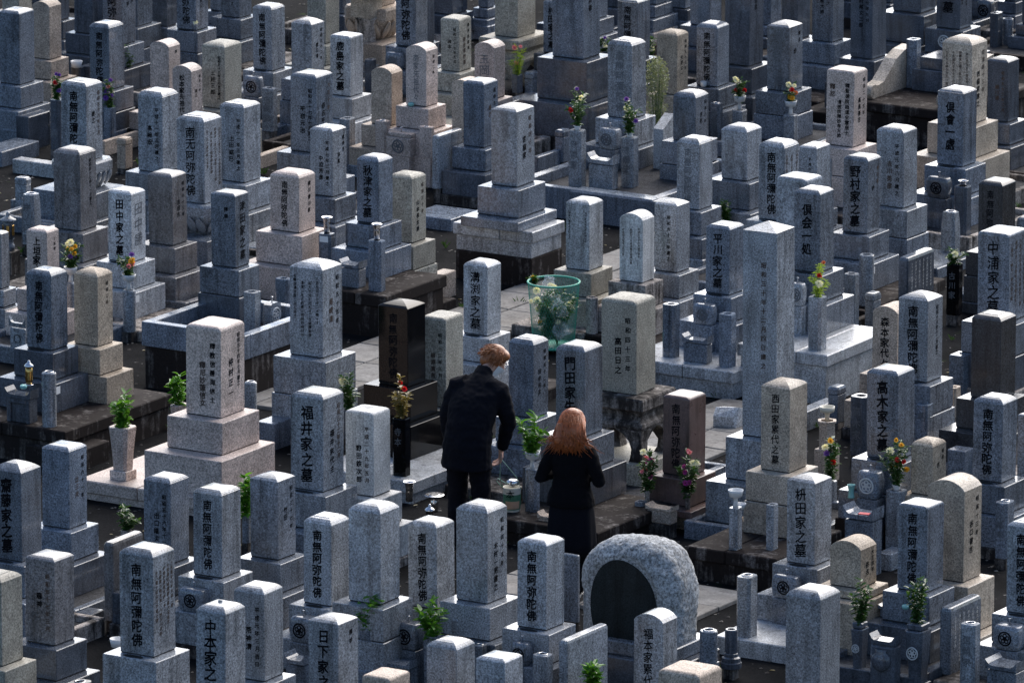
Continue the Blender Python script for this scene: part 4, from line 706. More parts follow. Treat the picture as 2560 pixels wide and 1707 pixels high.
SMALLS=[('bowl_white', (-10.837, 9.08, 0.33), 'white bowl standing on a small dark post, upper left'), ('cup_white', (-4.276, 10.674, 0.5569999999999999), 'white cup in front of the dark chant pillar'), ('cup_green', (-5.768, 7.506, 0.754), 'small green cup on the pale pink base'), ('cup_green', (-2.624, -3.741, 0.611), 'small green cup on the dark arched table'), ('cup_green', (7.141, -5.774, 0.5), 'pale green cup on the curled-edge tray, bottom right'), ('glass_blue', (5.036, -2.888, 0.488), 'pale blue candle glass left of the white-crested urn'), ('card', (5.51, -3.518, 0.55), 'red card lying on the offering table, lower right'), ('bowl_dark', (4.483, -3.753, 0.5), 'white shallow bowl left of the warm beige pillar base'), ('bowl_white', (2.12, -9.321, 0.3), 'pale bowl left of the nearest large chant pillar'), ('steel_cone', (1.613, -4.261, 0.3), 'steel flower cone left of the stooping person'), ('steel_dish', (1.488, -3.669, 0.06), 'steel dish stand left of the stooping person'), ('steel_cap', (1.555, -3.85, 0.03), 'small steel urn with pointed lid left of the stooping person')]
ORCHIDS=[((3.186, -3.046, 0.32), 'white and magenta orchid spray left of the reddish-brown pillar'), ((3.518, -2.946, 0.32), 'pink and magenta orchid spray right on the reddish-brown base')]
# ------------------------------------------------------------------ ground and paths
def ground():
    m, nt, N, L, b = nodes_of('ground_dirt')
    tc = N.new('ShaderNodeTexCoord'); v = tc.outputs['Object']
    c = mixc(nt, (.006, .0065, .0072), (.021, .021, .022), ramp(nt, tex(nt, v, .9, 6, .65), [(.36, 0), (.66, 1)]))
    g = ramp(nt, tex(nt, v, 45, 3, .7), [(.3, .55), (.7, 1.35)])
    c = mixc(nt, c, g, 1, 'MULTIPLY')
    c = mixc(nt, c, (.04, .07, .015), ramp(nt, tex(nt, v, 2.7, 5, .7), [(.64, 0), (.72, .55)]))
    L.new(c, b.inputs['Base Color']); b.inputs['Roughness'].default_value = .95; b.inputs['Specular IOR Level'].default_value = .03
    bp = N.new('ShaderNodeBump'); bp.inputs['Strength'].default_value = .6; bp.inputs['Distance'].default_value = .012
    L.new(tex(nt, v, 60, 4, .7), bp.inputs['Height']); L.new(bp.outputs[0], b.inputs['Normal'])
    s = 320
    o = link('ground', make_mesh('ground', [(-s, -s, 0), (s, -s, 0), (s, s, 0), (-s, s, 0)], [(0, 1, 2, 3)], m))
    o['kind'] = 'structure'
    granite('pave', (.205, .20, .192), rough=.8, speck=.25, stain=.45, lvl=.57, warm=.1, grain=40, spread=.3)
    granite('gravel', (.045, .046, .05), rough=.85, speck=.9, grain=60, warm=0)
    def path(name, x0, x1, y0, y1, nx, ny):
        r = empty(name, ((x0 + x1) / 2, (y0 + y1) / 2, 0)); r['kind'] = 'structure'
        cx, cy = (x0 + x1) / 2, (y0 + y1) / 2
        sx, sy = (x1 - x0) / nx, (y1 - y0) / ny
        me = [make_mesh('paving_slab', *bevbox(-sx / 2 + .006, sx / 2 - .006, -sy / 2 + .006, sy / 2 - .006, -.03, .03 + .003 * k, .006), 'pave') for k in range(3)]
        for i in range(nx):
            for j in range(ny):
                link('paving_slab', rng.choice(me), r, (x0 + sx * (i + .5) - cx, y0 + sy * (j + .5) - cy, rng.uniform(0, .004)), (rng.uniform(-.004, .004), rng.uniform(-.004, .004), rng.uniform(-.004, .004)))
    path('path', -2.40, -1.50, -1.2, 6.2, 2, 12)
    path('path', 1.45, 2.45, -1.0, 1.2, 2, 4)
    path('path', 3.0, 5.0, -5.5, -4.45, 4, 2)
ground()
def litter():
    """loose gravel, dead leaves and weeds between the plots"""
    r = random.Random(21)
    gv = [MB(), MB()]; lv = MB(); wd = MB()
    for k in range(15000):
        x = r.uniform(-13, 9.5); y = r.uniform(-12, 16)
        if not (-14 < y + .62 * (x * -1) and abs(x * .85 + y * .52) < 6.5): continue
        s = r.uniform(.007, .022); n = 5
        a0 = r.uniform(0, 6.28); hz = s * r.uniform(.4, .8)
        pts = [(x + s * r.uniform(.7, 1.2) * math.cos(a0 + 6.28318 * j / n), y + s * r.uniform(.7, 1.2) * math.sin(a0 + 6.28318 * j / n), hz * .3) for j in range(n)] + [(x + s * .2, y, hz), (x, y, -.003)]
        gv[k % 2].add((pts, [(j, (j + 1) % n, n) for j in range(n)] + [((j + 1) % n, j, n + 1) for j in range(n)]))
    for k in range(1500):
        x = r.uniform(-12, 9); y = r.uniform(-11, 14)
        a = r.uniform(0, 6.28)
        leaf(lv, Vector((x, y, .006 + r.uniform(0, .008))), Vector((math.cos(a), math.sin(a), r.uniform(-.1, .3))), Vector((0, 0, 1)), r.uniform(.03, .06), r.uniform(.015, .03))
    for k in range(420):
        x = r.uniform(-11, 9); y = r.uniform(-11, 13)
        for j in range(r.randint(6, 14)):
            a = r.uniform(0, 6.28)
            leaf(wd, Vector((x + r.uniform(-.03, .03), y + r.uniform(-.03, .03), 0)), Vector((math.cos(a) * .6, math.sin(a) * .6, 1)), Vector((0, 0, 1)), r.uniform(.04, .11), .008)
    granite('pebble_dark', (.07, .07, .072), rough=.8, speck=.5, warm=.1)
    granite('pebble_pale', (.17, .165, .155), rough=.8, speck=.5, warm=.15)
    for mb, mt in zip(gv, ('pebble_dark', 'pebble_pale')):
        tag(link('gravel', make_mesh('gravel', mb.v, mb.f, mt)), 'loose dark gravel scattered between the plots' if mt == 'pebble_dark' else 'loose pale gravel scattered between the plots', 'gravel', kind='stuff')
    tag(link('dead_leaves', make_mesh('dead_leaves', lv.v, lv.f, 'leaf_dry')), 'brown dead leaves lying between the graves', 'leaves', kind='stuff')
    tag(link('weeds', make_mesh('weeds', wd.v, wd.f, 'leaf_dark')), 'short green weeds growing between the graves', 'weeds', kind='stuff')

# ------------------------------------------------------------------ gravestones
def rect8(w, d, z, s=1.0, ch=.004):
    a, b2 = w / 2 * s, d / 2 * s
    c = min(ch, a * .4 + 1e-5, b2 * .4 + 1e-5)
    return [(-a + c, -b2, z), (a - c, -b2, z), (a, -b2 + c, z), (a, b2 - c, z), (a - c, b2, z), (-a + c, b2, z), (-a, b2 - c, z), (-a, -b2 + c, z)]
def pillar_mesh(w, d, h, top, mat, jit):
    q = min(w, d) * jit.uniform(.78, 1.18)
    if top == 'dome':
        prof = jit.choice(([(1, 0), (.985, .012), (.93, .05), (.82, .10), (.66, .145), (.46, .18), (.24, .2), (.02, .208)],
                           [(1, 0), (.96, .02), (.80, .075), (.6, .125), (.4, .165), (.2, .195), (.02, .215)],
                           [(1, 0), (.985, .02), (.90, .07), (.75, .115), (.55, .14), (.3, .155), (.02, .16)]))
        rs = [rect8(w, d, 0)] + [rect8(w, d, h + z * q, s, .004 * s) for s, z in prof]
    elif top == 'step':
        f = jit.uniform(.34, .56)
        prof = jit.choice(([(1, 0), (.985, .02), (.93, .055), (.84, .095), (.73, .128), (.62, .15), (f + .04, .160), (f, .166)],
                           [(1, 0), (.99, .012), (.88, .075), (.74, .125), (f + .07, .15), (f + .06, .163), (f, .166)],
                           [(1, 0), (.97, .008), (.955, .03), (.85, .085), (.70, .13), (f + .05, .158), (f, .162)]))
        rs = [rect8(w, d, 0)] + [rect8(w, d, h + z * q, s, .004 * s) for s, z in prof]
    elif top == 'pyr':
        rs = [rect8(w, d, 0), rect8(w, d, h), rect8(w, d, h + .22 * q, .01, .001)]
    elif top == 'flat':
        r = .11 * q
        rs = [rect8(w, d, 0), rect8(w, d, h - r * .4)]
        for i in range(1, 6):
            a = math.pi / 2 * i / 5
            ins = r * (1 - math.cos(a))
            rs.append(rect8(w - 2 * ins, d - 2 * ins, h - r * .4 + r * math.sin(a), 1, .004 + ins * .9))
        rs.append(rect8((w - 2 * r) * .5, (d - 2 * r) * .5, h + r * .66, 1, .01))
    elif top == 'vault':
        n = 12; r = .24 * w; ys = [-d / 2, -d / 2 + .004, d / 2 - .004, d / 2]
        def prof(ins):
            p = [(w / 2 - ins, 0)]
            for i in range(n + 1):
                t = -1 + 2 * i / n
                p.append((-(w / 2 - ins) * t, h - ins + r * (1 - t * t) ** .8 * .95 if abs(t) < 1 else h - ins))
            p.append((-(w / 2 - ins), 0))
            return p
        rs = [[(x, y, z) for x, z in prof(i)][::-1] for y, i in zip(ys, (.004, 0, 0, .004))]
        v, f = loft(rs)
        return make_mesh('pillar', v, [tuple(reversed(x)) for x in f], mat)
    return make_mesh('pillar', *loft(rs), mat)
def crest_mesh(r, petals=5):
    mb = MB(); mb.add(torus(r, r * .12, 24, 6, axis='y'))
    for i in range(petals):
        a = 6.28318 * i / petals + 1.57
        mb.add(torus(r * .26, r * .09, 12, 5, cx=r * .48 * math.cos(a), cz=r * .48 * math.sin(a), axis='y'))
    mb.add(torus(r * .1, r * .09, 10, 5, axis='y'))
    return mb
PETAL = None
def lotus(parent, w, d, z0, h, mat, big):
    """square lotus seat with carved petals round its rim"""
    rs = []
    for s, z in ((.66, 0), (.70, .08), (.86, .30), (1.04, .55), (1.08, .62), (1.08, .92), (1.02, 1.0)):
        rs.append(rect8(w, d, z0 + z * h, s, .05 * s))
    base = link('lotus_base', make_mesh('lotus_base', *loft(rs), mat), parent)
    n = 4
    pm = MB()
    pr = []
    for i in range(7):
        t = i / 6
        pr.append((math.sin(math.pi * min(1, t * .92 + .04)) ** .7 * .5, t))
    ringz = []
    for wd, t in pr:
        ringz.append([(math.cos(a) * wd, -.35 * math.sin(math.pi * t) * max(0, math.sin(a)) - .25 * t * t, t) for a in [math.pi * k / 6 for k in range(7)]] + [(-wd * .6, .12, t), (wd * .6, .12, t)])
    pme = make_mesh('petal', *loft(ringz), mat, True)
    for side in range(4):
        L_ = w if side % 2 == 0 else d
        D_ = d if side % 2 == 0 else w
        for i in range(n):
            x = (i - (n - 1) / 2) * L_ * .98 / n
            M = Matrix.Rotation(side * math.pi / 2, 4, 'Z') @ Matrix.Translation((x * .86, -D_ / 2 * .80, z0 + h * .04)) @ Matrix.Rotation(R(22), 4, 'X')
            o = link('petal', pme, base)
            o.matrix_local = M @ Matrix.Diagonal((L_ / n * .92, .05 * L_ / .4, h * .60, 1))
def footed(parent, w, d, z0, h, mat):
    """moulded table pedestal: slab, hollow neck, swelling and four curved feet"""
    rs = [rect8(w, d, z0 + h * z, s, .008) for s, z in ((.97, .50), (1.0, .55), (.98, .60), (.86, .64), (.80, .70), (.84, .76), (.98, .80), (1.02, .82), (1.02, .97), (.99, 1.0))]
    link('moulded_slab', make_mesh('moulded_slab', *loft(rs), mat), parent)
    for sx in (-1, 1):
        for sy in (-1, 1):
            fr = []
            for z, s, wd in ((0, .94, .20), (.08, .99, .19), (.2, .97, .17), (.32, .92, .2), (.42, .95, .30), (.51, .97, .46)):
                x1, y1 = sx * w / 2 * s, sy * d / 2 * s
                x0, y0 = x1 - sx * w * wd, y1 - sy * d * wd
                q = [(x0, y0, z0 + h * z), (x1, y0, z0 + h * z), (x1, y1, z0 + h * z), (x0, y1, z0 + h * z)]
                fr.append(q if sx * sy > 0 else q[::-1])
            link('foot', make_mesh('foot', *loft(fr), mat), parent)
PEB = None
STONE_ROOT = {}
def gravestone(row):
    i, x, y, w, d, h, k, t2, t1, e2, top, mat, ft, rtx, o, lab = row
    jit = random.Random(1000 + i)
    root = empty('gravestone', (x, y, 0), R(jit.uniform(-.8, .8)))
    kind = {'dome': 'pillar', 'step': 'pillar', 'pyr': 'obelisk', 'flat': 'stone', 'vault': 'stone'}[top]
    tag(root, lab, 'gravestone', 'family gravestones')
    STONE_ROOT[i] = root
    zb = k + t2 + t1
    bm_ = o.get('t', mat)
    # lower tier
    z = 0.0
    if 'p' in o:
        ps, pf, pb, ph, pm = o['p']
        X0, X1, Y0, Y1 = -w / 2 - ps, w / 2 + ps, -d / 2 - pf, d / 2 + pb
        if pm in ('g6', 'g3') and i in (42, 68, 111):   # kerbed plot: four rails and gravel
            t = .09
            boxobj('kerb', (X0, X1, Y0, Y0 + t, -.02, ph), pm, root, .006)
            boxobj('kerb', (X0, X1, Y1 - t, Y1, -.02, ph), pm, root, .006)
            boxobj('kerb', (X0, X0 + t, Y0 + t + .002, Y1 - t - .002, -.02, ph - .003), pm, root, .006)
            boxobj('kerb', (X1 - t, X1, Y0 + t + .002, Y1 - t - .002, -.02, ph - .003), pm, root, .006)
            boxobj('gravel_bed', (X0 + t, X1 - t, Y0 + t, Y1 - t, -.02, k), 'gravel', root, .002)
        else:
            xm = (X0 + X1) / 2 + jit.uniform(-.1, .1) * (X1 - X0)
            ym = (Y0 + Y1) / 2
            boxobj('plinth', (X0 + .012, X1 - .012, Y0 + .012, Y1 - .012, -.02, ph * .62), pm, root, .004)
            q = 'g2' if pm == 'g2' else pm
            boxobj('coping', (X0, xm - .003, Y0, Y1, ph * .62, ph), q, root, .007)
            boxobj('coping', (xm + .003, X1, Y0, Y1, ph * .62, ph), q, root, .007)
        z = ph
    if 'P' in o:
        X0, X1, Y0, Y1 = o['P']; pm = o['pm']; pd = o.get('pd', 0)
        if pd:
            boxobj('plinth', (X0 + .02, X1 - .02, Y0 + .02, Y1 - .02, -.02, pd - .002), 'kd', root, .008)
        if o.get('ring'):
            t = .095; ph = k + o['ring']; zl = pd - .001 if pd else -.02
            boxobj('kerb', (X0, X1, Y0, Y0 + t, zl, ph), pm, root, .006)
            boxobj('kerb', (X0, X1, Y1 - t, Y1, zl, ph), pm, root, .006)
            boxobj('kerb', (X0, X0 + t, Y0 + t + .002, Y1 - t - .002, zl, ph - .003), pm, root, .006)
            boxobj('kerb', (X1 - t, X1, Y0 + t + .002, Y1 - t - .002, zl, ph - .003), pm, root, .006)
            boxobj('gravel_bed', (X0 + t, X1 - t, Y0 + t, Y1 - t, zl, k), 'gravel', root, .002)
        else:
            zl = pd if pd else -.02
            zs = max(zl + .05, k - .11)
            if zs < k - .03:
                boxobj('plinth', (X0 + .025, X1 - .025, Y0 + .025, Y1 - .025, zl, zs), pm, root, .006)
            else: zs = zl
            xm = X0 + (X1 - X0) * jit.uniform(.4, .7)
            boxobj('coping', (X0, xm - .003, Y0, Y1, zs, k), pm, root, .009)
            boxobj('coping', (xm + .003, X1, Y0, Y1, zs, k), pm, root, .009)
        z = k
    if o.get('nop'): z = k
    L_, R_, F_, B_ = e2
    if k - z > .015:
        m = o.get('pm', jit.choice(['kd', 'kc', 'kd', mat, 'ks', 'g4']))
        X0, X1, Y0, Y1 = o['G']
        if m == 'g4' or jit.random() < .4:
            t = .07
            boxobj('plinth', (X0 + t, X1 - t, Y0 + t, Y1 - t, -.02, k - .0), 'gravel', root, .003)
            boxobj('kerb', (X0, X1, Y0, Y0 + t - .002, -.02, k + .05), m, root, .007)
            boxobj('kerb', (X0, X1, Y1 - t + .002, Y1, -.02, k + .05), m, root, .007)
            boxobj('kerb', (X0, X0 + t - .002, Y0 + t, Y1 - t, -.02, k + .047), m, root, .007)
            boxobj('kerb', (X1 - t + .002, X1, Y0 + t, Y1 - t, -.02, k + .047), m, root, .007)
        else:
            boxobj('plinth', (X0, X1, Y0, Y1, -.02, k), m, root, .009)
    if o.get('foot'):
        ww, dd = w * 1.75, d * 1.75
        if o['foot'] == 2:
            boxobj('lower_base', (-ww / 2 - .03, ww / 2 + .03, -dd / 2 - .06, dd / 2 + .03, k, k + t2 * .45), mat, root, .008)
            footed(root, ww, dd, k + t2 * .45, zb - k - t2 * .45, 'kc')
        else:
            footed(root, ww, dd, k, zb - k, mat)
    else:
        sd2 = .30 * w; f1, b1 = .36 * d, .18 * d
        lm = bm_
        dk = {'g1': 'g4', 'g2': 'g1', 'g4': 'g3', 'g6': 'g3', 'g5': 'g3'}  # darker granite for some tiers: partly own tone, partly shade put into colour
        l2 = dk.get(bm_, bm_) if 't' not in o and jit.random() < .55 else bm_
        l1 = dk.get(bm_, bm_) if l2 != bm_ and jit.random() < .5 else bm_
        if t2 > .03:
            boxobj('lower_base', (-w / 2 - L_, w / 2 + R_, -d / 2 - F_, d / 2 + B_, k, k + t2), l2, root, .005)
        if o.get('lotus'):
            big = o['lotus'] == 2
            lotus(root, w * (1.55 if big else 1.5), d * (1.55 if big else 1.5), k + t2, t1, mat, big)
        else:
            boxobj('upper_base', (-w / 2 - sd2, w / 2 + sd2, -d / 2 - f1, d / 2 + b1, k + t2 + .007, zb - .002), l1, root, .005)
            boxobj('mortar_joint', (-w / 2 - sd2 + .007, w / 2 + sd2 - .007, -d / 2 - f1 + .007, d / 2 + b1 - .007, k + t2 - .002, k + t2 + .009), 'mortar', root, .001)
        if o.get('crest'):
            c = link('crest', make_mesh('crest', *(lambda q: (q.v, q.f))(crest_mesh(t1 * .24)), mat if o['crest'] == 1 else 'ink_white', True), root, (0, -d / 2 - f1, k + t2 + t1 * .52))
    p = link('pillar', pillar_mesh(w, d, h, top, mat, jit), root, (0, 0, zb + .008), (R(jit.uniform(-.5, .5)), R(jit.uniform(-.5, .5)), R(jit.uniform(-.8, .8))))
    boxobj('mortar_joint', (-w / 2 + .006, w / 2 - .006, -d / 2 + .006, d / 2 - .006, zb - .004, zb + .012), 'mortar', root, .001)
    if i in (66, 75, 65, 70, 84, 92, 105, 27, 52):
        link('tag', make_mesh('tag', *bevbox(-.0015, .002, -.03, .03, -.032, .032, .0005), 'card_white'), root, (w / 2 + R_, -d / 2 - F_ + .07, k + t2 - .06))
    inscription(ft, w, h, d, 'f', p, jit)
    inscription(rtx, w, h, d, 'r', p, jit)
    if ft.startswith('*') and not o.get('lotus') and mat.startswith('g') and top in ('step', 'dome'):
        mb = MB()
        mb.add(lathe([(.052, 0), (.052, .0035), (.047, .0035), (.045, .001)], 18, cap1=True))
        link('water_basin', make_mesh('water_basin', mb.v, mb.f, 'dark_hole'), root, (0, -d / 2 - .17 * d, zb - .002), scale=(w * 1.6 / .28, .55, 1))
    if i == 114:
        link('pebble', make_mesh('pebble', *lathe([(.012, 0), (.018, .006), (.017, .02), (.006, .024)], 9), 'w1', True), p, (-.01, .01, h + .166 * min(w, d)))
for row in STONES: gravestone(row)

# ------------------------------------------------------------------ vases, urns, tables, slabs
def sq_ring(w, d, z, n=16):
    out = []
    for j in range(n):
        a = 6.28318 * (j + .5) / n
        c, s = math.cos(a), math.sin(a); q = max(abs(c), abs(s))
        out.append((w / 2 * c / q, d / 2 * s / q, z))
    return out
def hollow(w, d, h, taper0=1.0, taper1=1.0, hole=.30, belly=0, n=16):
    r = min(w, d) * hole * taper1
    cir = lambda rr, z: [(rr * math.cos(6.28318 * (j + .5) / n), rr * math.sin(6.28318 * (j + .5) / n), z) for j in range(n)]
    rs = []
    m = 6 if (taper0 != taper1 or belly) else 2
    for i in range(m):
        t = i / (m - 1)
        s = taper0 + (taper1 - taper0) * t ** 1.4 + belly * math.sin(math.pi * t)
        rs.append(sq_ring(w * s, d * s, h * t * .985, n))
    rs.append(sq_ring(w * taper1 - .006, d * taper1 - .006, h, n))
    rs += [cir(r, h), cir(r * .95, h - min(.1, h * .5))]
    return loft(rs)
LITTER = True
def leaf(mb, p, dirv, up, L_, W_):
    d = dirv.normalized(); s = d.cross(up)
    if s.length < 1e-3: s = d.cross(Vector((1, 0, 0)))
    s.normalize(); nrm = s.cross(d)
    pts = [p, p + d * L_ * .35 + s * W_ * .5 + nrm * L_ * .05, p + d * L_ * .75 + s * W_ * .36, p + d * L_ - nrm * L_ * .12, p + d * L_ * .75 - s * W_ * .36, p + d * L_ * .35 - s * W_ * .5 + nrm * L_ * .05, p + d * L_ * .5 - nrm * L_ * .06]
    mb.add((pts, [(0, 1, 6), (1, 2, 6), (2, 3, 6), (3, 4, 6), (4, 5, 6), (5, 0, 6)]))
BLOOM = {}
def bloom_mesh(c, style):
    if (c, style) not in BLOOM:
        mb = MB(); r = random.Random(ord(c) * 7 + style)
        for layer, (n, el, ln) in enumerate(((14, .15, 1.0), (12, .55, .85), (9, .95, .62), (6, 1.3, .42))):
            for i in range(n):
                a = 6.28318 * (i + r.random() * .6) / n; e = el + r.uniform(-.15, .15)
                leaf(mb, Vector((0, 0, 0)), Vector((math.cos(a) * math.cos(e), math.sin(a) * math.cos(e), math.sin(e))), Vector((0, 0, 1)), .5 * ln * r.uniform(.85, 1.1), .22)
        BLOOM[(c, style)] = make_mesh('flower', mb.v, mb.f, 'petal_' + c)
    return BLOOM[(c, style)]
def bouquet(loc, spec, h, spread, lab, seed, name='bouquet'):
    r = random.Random(seed)
    root = empty(name, loc); tag(root, lab, 'flowers' if any(c in 'pwrykom' for c in spec) else 'greenery', 'grave flowers and sprigs')
    cols = [c for c in spec if c in 'pwrykom']
    mat = 'leaf_lime' if 'L' in spec else ('leaf_bright' if spec.count('G') > 1 or 'H' in spec else 'leaf_dark')
    if 'half dried' in lab: mat = 'leaf_dry'
    st = MB(); lf = MB()
    ns = 7 if spread > .12 else 5
    tips = []
    for i in range(ns):
        a = r.uniform(0, 6.28); q = spread * .72 * r.uniform(.45, 1.0)
        hh = h * r.uniform(.42, .95) if i else h
        if i == 0: q *= .25
        if 'H' in spec: hh = h * r.uniform(.2, 1.0)
        p0 = Vector((0, 0, -.05)); p2 = Vector((math.cos(a) * q, math.sin(a) * q, hh))
        p1 = Vector((p2.x * .25, p2.y * .25, hh * .5))
        pts = [p0.lerp(p1, t).lerp(p1.lerp(p2, t), t) for t in [k / 7 for k in range(8)]]
        st.add(tube(pts, [.0035 - .0003 * k for k in range(8)], 4))
        tips.append(p2)
        nl = int(9 + 16 * hh / .3) if 'L' not in spec else 30
        for j in range(nl):
            t = .12 + .88 * (j + r.random()) / nl
            b = p0.lerp(p1, t).lerp(p1.lerp(p2, t), t)
            for kx in range(2):
                aa = r.uniform(0, 6.28); e = r.uniform(-.3, .9) if 'H' not in spec else r.uniform(-1.3, .2)
                dv = Vector((math.cos(aa) * math.cos(e), math.sin(aa) * math.cos(e), math.sin(e)))
                Ln = r.uniform(.032, .07) * (1.4 if 'GG' in spec or 'H' in spec else 1)
                Wd = Ln * r.uniform(.38, .55)
                if 'L' in spec: Ln = r.uniform(.03, .06); Wd = .006
                leaf(lf, b, dv, Vector((r.uniform(-.4, .4), r.uniform(-.4, .4), 1)), Ln, Wd)
    link('stems', make_mesh('stems', st.v, st.f, 'stem'), root)['kind'] = 'stuff'
    link('foliage', make_mesh('foliage', lf.v, lf.f, mat), root)['kind'] = 'stuff'
    vd = Vector((.52, -.85, .25))
    for i, c in enumerate(cols):
        t = 1.0 - .62 * i / max(1, len(cols) - 1) if len(cols) > 1 else .75
        for rep in range(1 if c in 'p' and 'iris' not in lab else (2 if r.random() < .5 else 1)):
            p = Vector((r.uniform(-.35, .35) * spread, r.uniform(-.35, .35) * spread, h * min(1.02, t + r.uniform(-.08, .06)))) + vd * spread * .25
            s = r.uniform(.042, .068) * (1.2 if c == 'w' else 1.0)
            q = (vd + Vector((r.uniform(-.5, .5), r.uniform(-.5, .5), r.uniform(.1, .8)))).to_track_quat('Z', 'Y').to_euler()
            link('flower', bloom_mesh(c, i % 2), root, p, q, (s, s, s * .8))
    return root
def bowl_prof(s, kind):
    if kind == 1: return [(.020 * s, 0), (.018 * s, .012), (.024 * s, .03), (.028 * s, .045), (.024 * s, .045), (.018 * s, .02)]
    if kind == 3: return [(.02, -.03), (.02, .03), (.03, .045), (.060, .055), (.066, .10), (.061, .10), (.052, .065)]
    return [(.025, -.02), (.018, .02), (.018, .05), (.03, .062), (.052, .07), (.060, .105), (.064, .125), (.058, .125), (.05, .085)]
def urn(root, w, d, h, mat, o):
    r = min(h, w) * .26
    n = 5; rs = []
    def rr(s, z):
        a, b2 = w / 2 * s, d / 2 * s; c = min(a, b2) * .45
        pts = []
        for cx, cy, a0 in ((a - c, b2 - c, 0), (-a + c, b2 - c, 90), (-a + c, -b2 + c, 180), (a - c, -b2 + c, 270)):
            for k in range(4):
                t = R(a0 + 30 * k); pts.append((cx + c * math.cos(t), cy + c * math.sin(t), z))
        return pts
    if o.get('lid'):
        link('box_body', make_mesh('box_body', *bevbox(-w / 2, w / 2, -d / 2, d / 2, 0, h * .8, .006), mat), root)
        link('lid', make_mesh('lid', *bevbox(-w / 2 * .92, w / 2 * .98, -d / 2 * .8, d / 2, h * .8 + .002, h, .008), mat), root)
    elif o.get('side'):
        prof = [(-.38, 0), (-.5, .35), (-.5, .62), (-.42, .95), (-.2, 1.0), (.2, 1.0), (.42, .95), (.5, .62), (.5, .35), (.38, 0)]
        rs = [[(x, a * d, z * h) for a, z in prof] for x in (-w / 2, w / 2)]
        v, f = loft(rs); link('urn_body', make_mesh('urn_body', v, [tuple(reversed(q)) for q in f], mat), root)
    else:
        for s, z in ((.74, 0), (.88, .06), (.98, .3), (1.0, .55), (.98, .78), (.90, .93), (.78, 1.0)): rs.append(rr(s, z * h))
        link('urn_body', make_mesh('urn_body', *loft(rs), mat, True), root)
    if not o.get('plain'):
        q = crest_mesh(h * .27)
        if o.get('side'):
            link('crest', make_mesh('crest', q.v, q.f, 'g2', True), root, (w / 2 + .001, 0, h * .52), (0, 0, math.pi / 2))
        else:
            cm = 'ink_white' if o.get('white') else ('ink' if mat in ('g4', 'g3') else 'carved')
            link('crest', make_mesh('crest', q.v, q.f, cm, True), root, (0, -d / 2, h * (.42 if o.get('lid') else .5)))
        link('incense_pin', make_mesh('incense_pin', *lathe([(.006, -.005), (.006, .035), (.012, .045), (.011, .05)], 8), 'steel', True), root, (0, 0, h))
def table(root, w, d, h, mat, o):
    if o.get('arch'):
        boxobj('leg', (-w / 2 * .92, -w / 2 * .62, -d / 2 * .9, d / 2 * .9, 0, h * .76), mat, root)
        boxobj('leg', (w / 2 * .62, w / 2 * .92, -d / 2 * .9, d / 2 * .9, 0, h * .76), mat, root)
        boxobj('panel', (-w / 2 * .615, w / 2 * .615, -d / 2 * .6, d / 2 * .8, 0, h * .75), mat, root)
        mb = MB()
        n = 8
        boxobj('lintel', (-w / 2 * .615, w / 2 * .615, -d / 2 * .9, -d / 2 * .605, h * .6, h * .755), mat, root)
    elif o.get('bowl'):
        boxobj('bowl_body', (-w / 2, w / 2, -d / 2, d / 2, 0, h * .86), mat, root, .02)
        mb = MB().add(lathe([(.02, 0), (.07, .03), (.10, .09), (.09, .15), (.05, .18), (.06, .21), (.055, .21), (.03, .19)], 20))
        link('carved_jar', make_mesh('carved_jar', mb.v, mb.f, mat, True), root, (0, -d / 2 - .01, h * .42), scale=(.85, .5, .85))
    else:
        boxobj('table_body', (-w / 2 * .94, w / 2 * .94, -d / 2 * .9, d / 2 * .9, 0, h * .72), mat, root, .008)
    # tray with curled ends, profile swept front to back
    zt = h * (.765 if not o.get('bowl') else .87)
    T = h - zt; T = max(T, .03)
    n = 10; top = []; 
    for k in range(n + 1):
        t = -1 + 2 * k / n
        top.append((w / 2 * 1.02 * t, zt + T * (.45 + .75 * max(0, abs(t) - .72) / .28)))
    prof = [(-w / 2, zt)] + top + [(w / 2, zt)]
    rs = [[(x, y, z) for x, z in prof] for y in (-d / 2, d / 2)]
    v, f = loft(rs)
    link('tray', make_mesh('tray', v, f, mat), root)
    if o.get('ringc'):
        link('ring_mark', make_mesh('ring_mark', *torus(.035, .004, 20, 5, axis='y'), 'ink', True), root, (0, -d / 2 * .9, h * .42))
CATS = dict(vase='flower vase', cyl='flower vase', taper='flower vase', flare='flower vase', hex='flower vase', urn='incense urn', table='incense table', slab='memorial slab', post='kerb post', kerb='kerb')
NAMES = dict(vase='flower_vase', cyl='flower_vase', taper='flower_vase', flare='flower_vase', hex='flower_vase', urn='incense_urn', table='incense_table', slab='memorial_slab', post='kerb_post', kerb='stone_border')
GROUPS = dict(vase='stone flower vases', cyl='stone flower vases', taper='stone flower vases', flare='stone flower vases', hex='stone flower vases', urn='incense urns', table='incense tables', slab='memorial slabs', post='kerb posts', kerb='plot kerbs')
def support(root, x, y, z, w, d, mat):
    """bedding stone that carries the piece down to the ground"""
    if z > .03:
        boxobj('bedding_stone', (-w / 2 * .9, w / 2 * .9, -d / 2 * .9, d / 2 * .9, -z - .01, -.002), mat, root, .004)
SUP = {'k': 1}
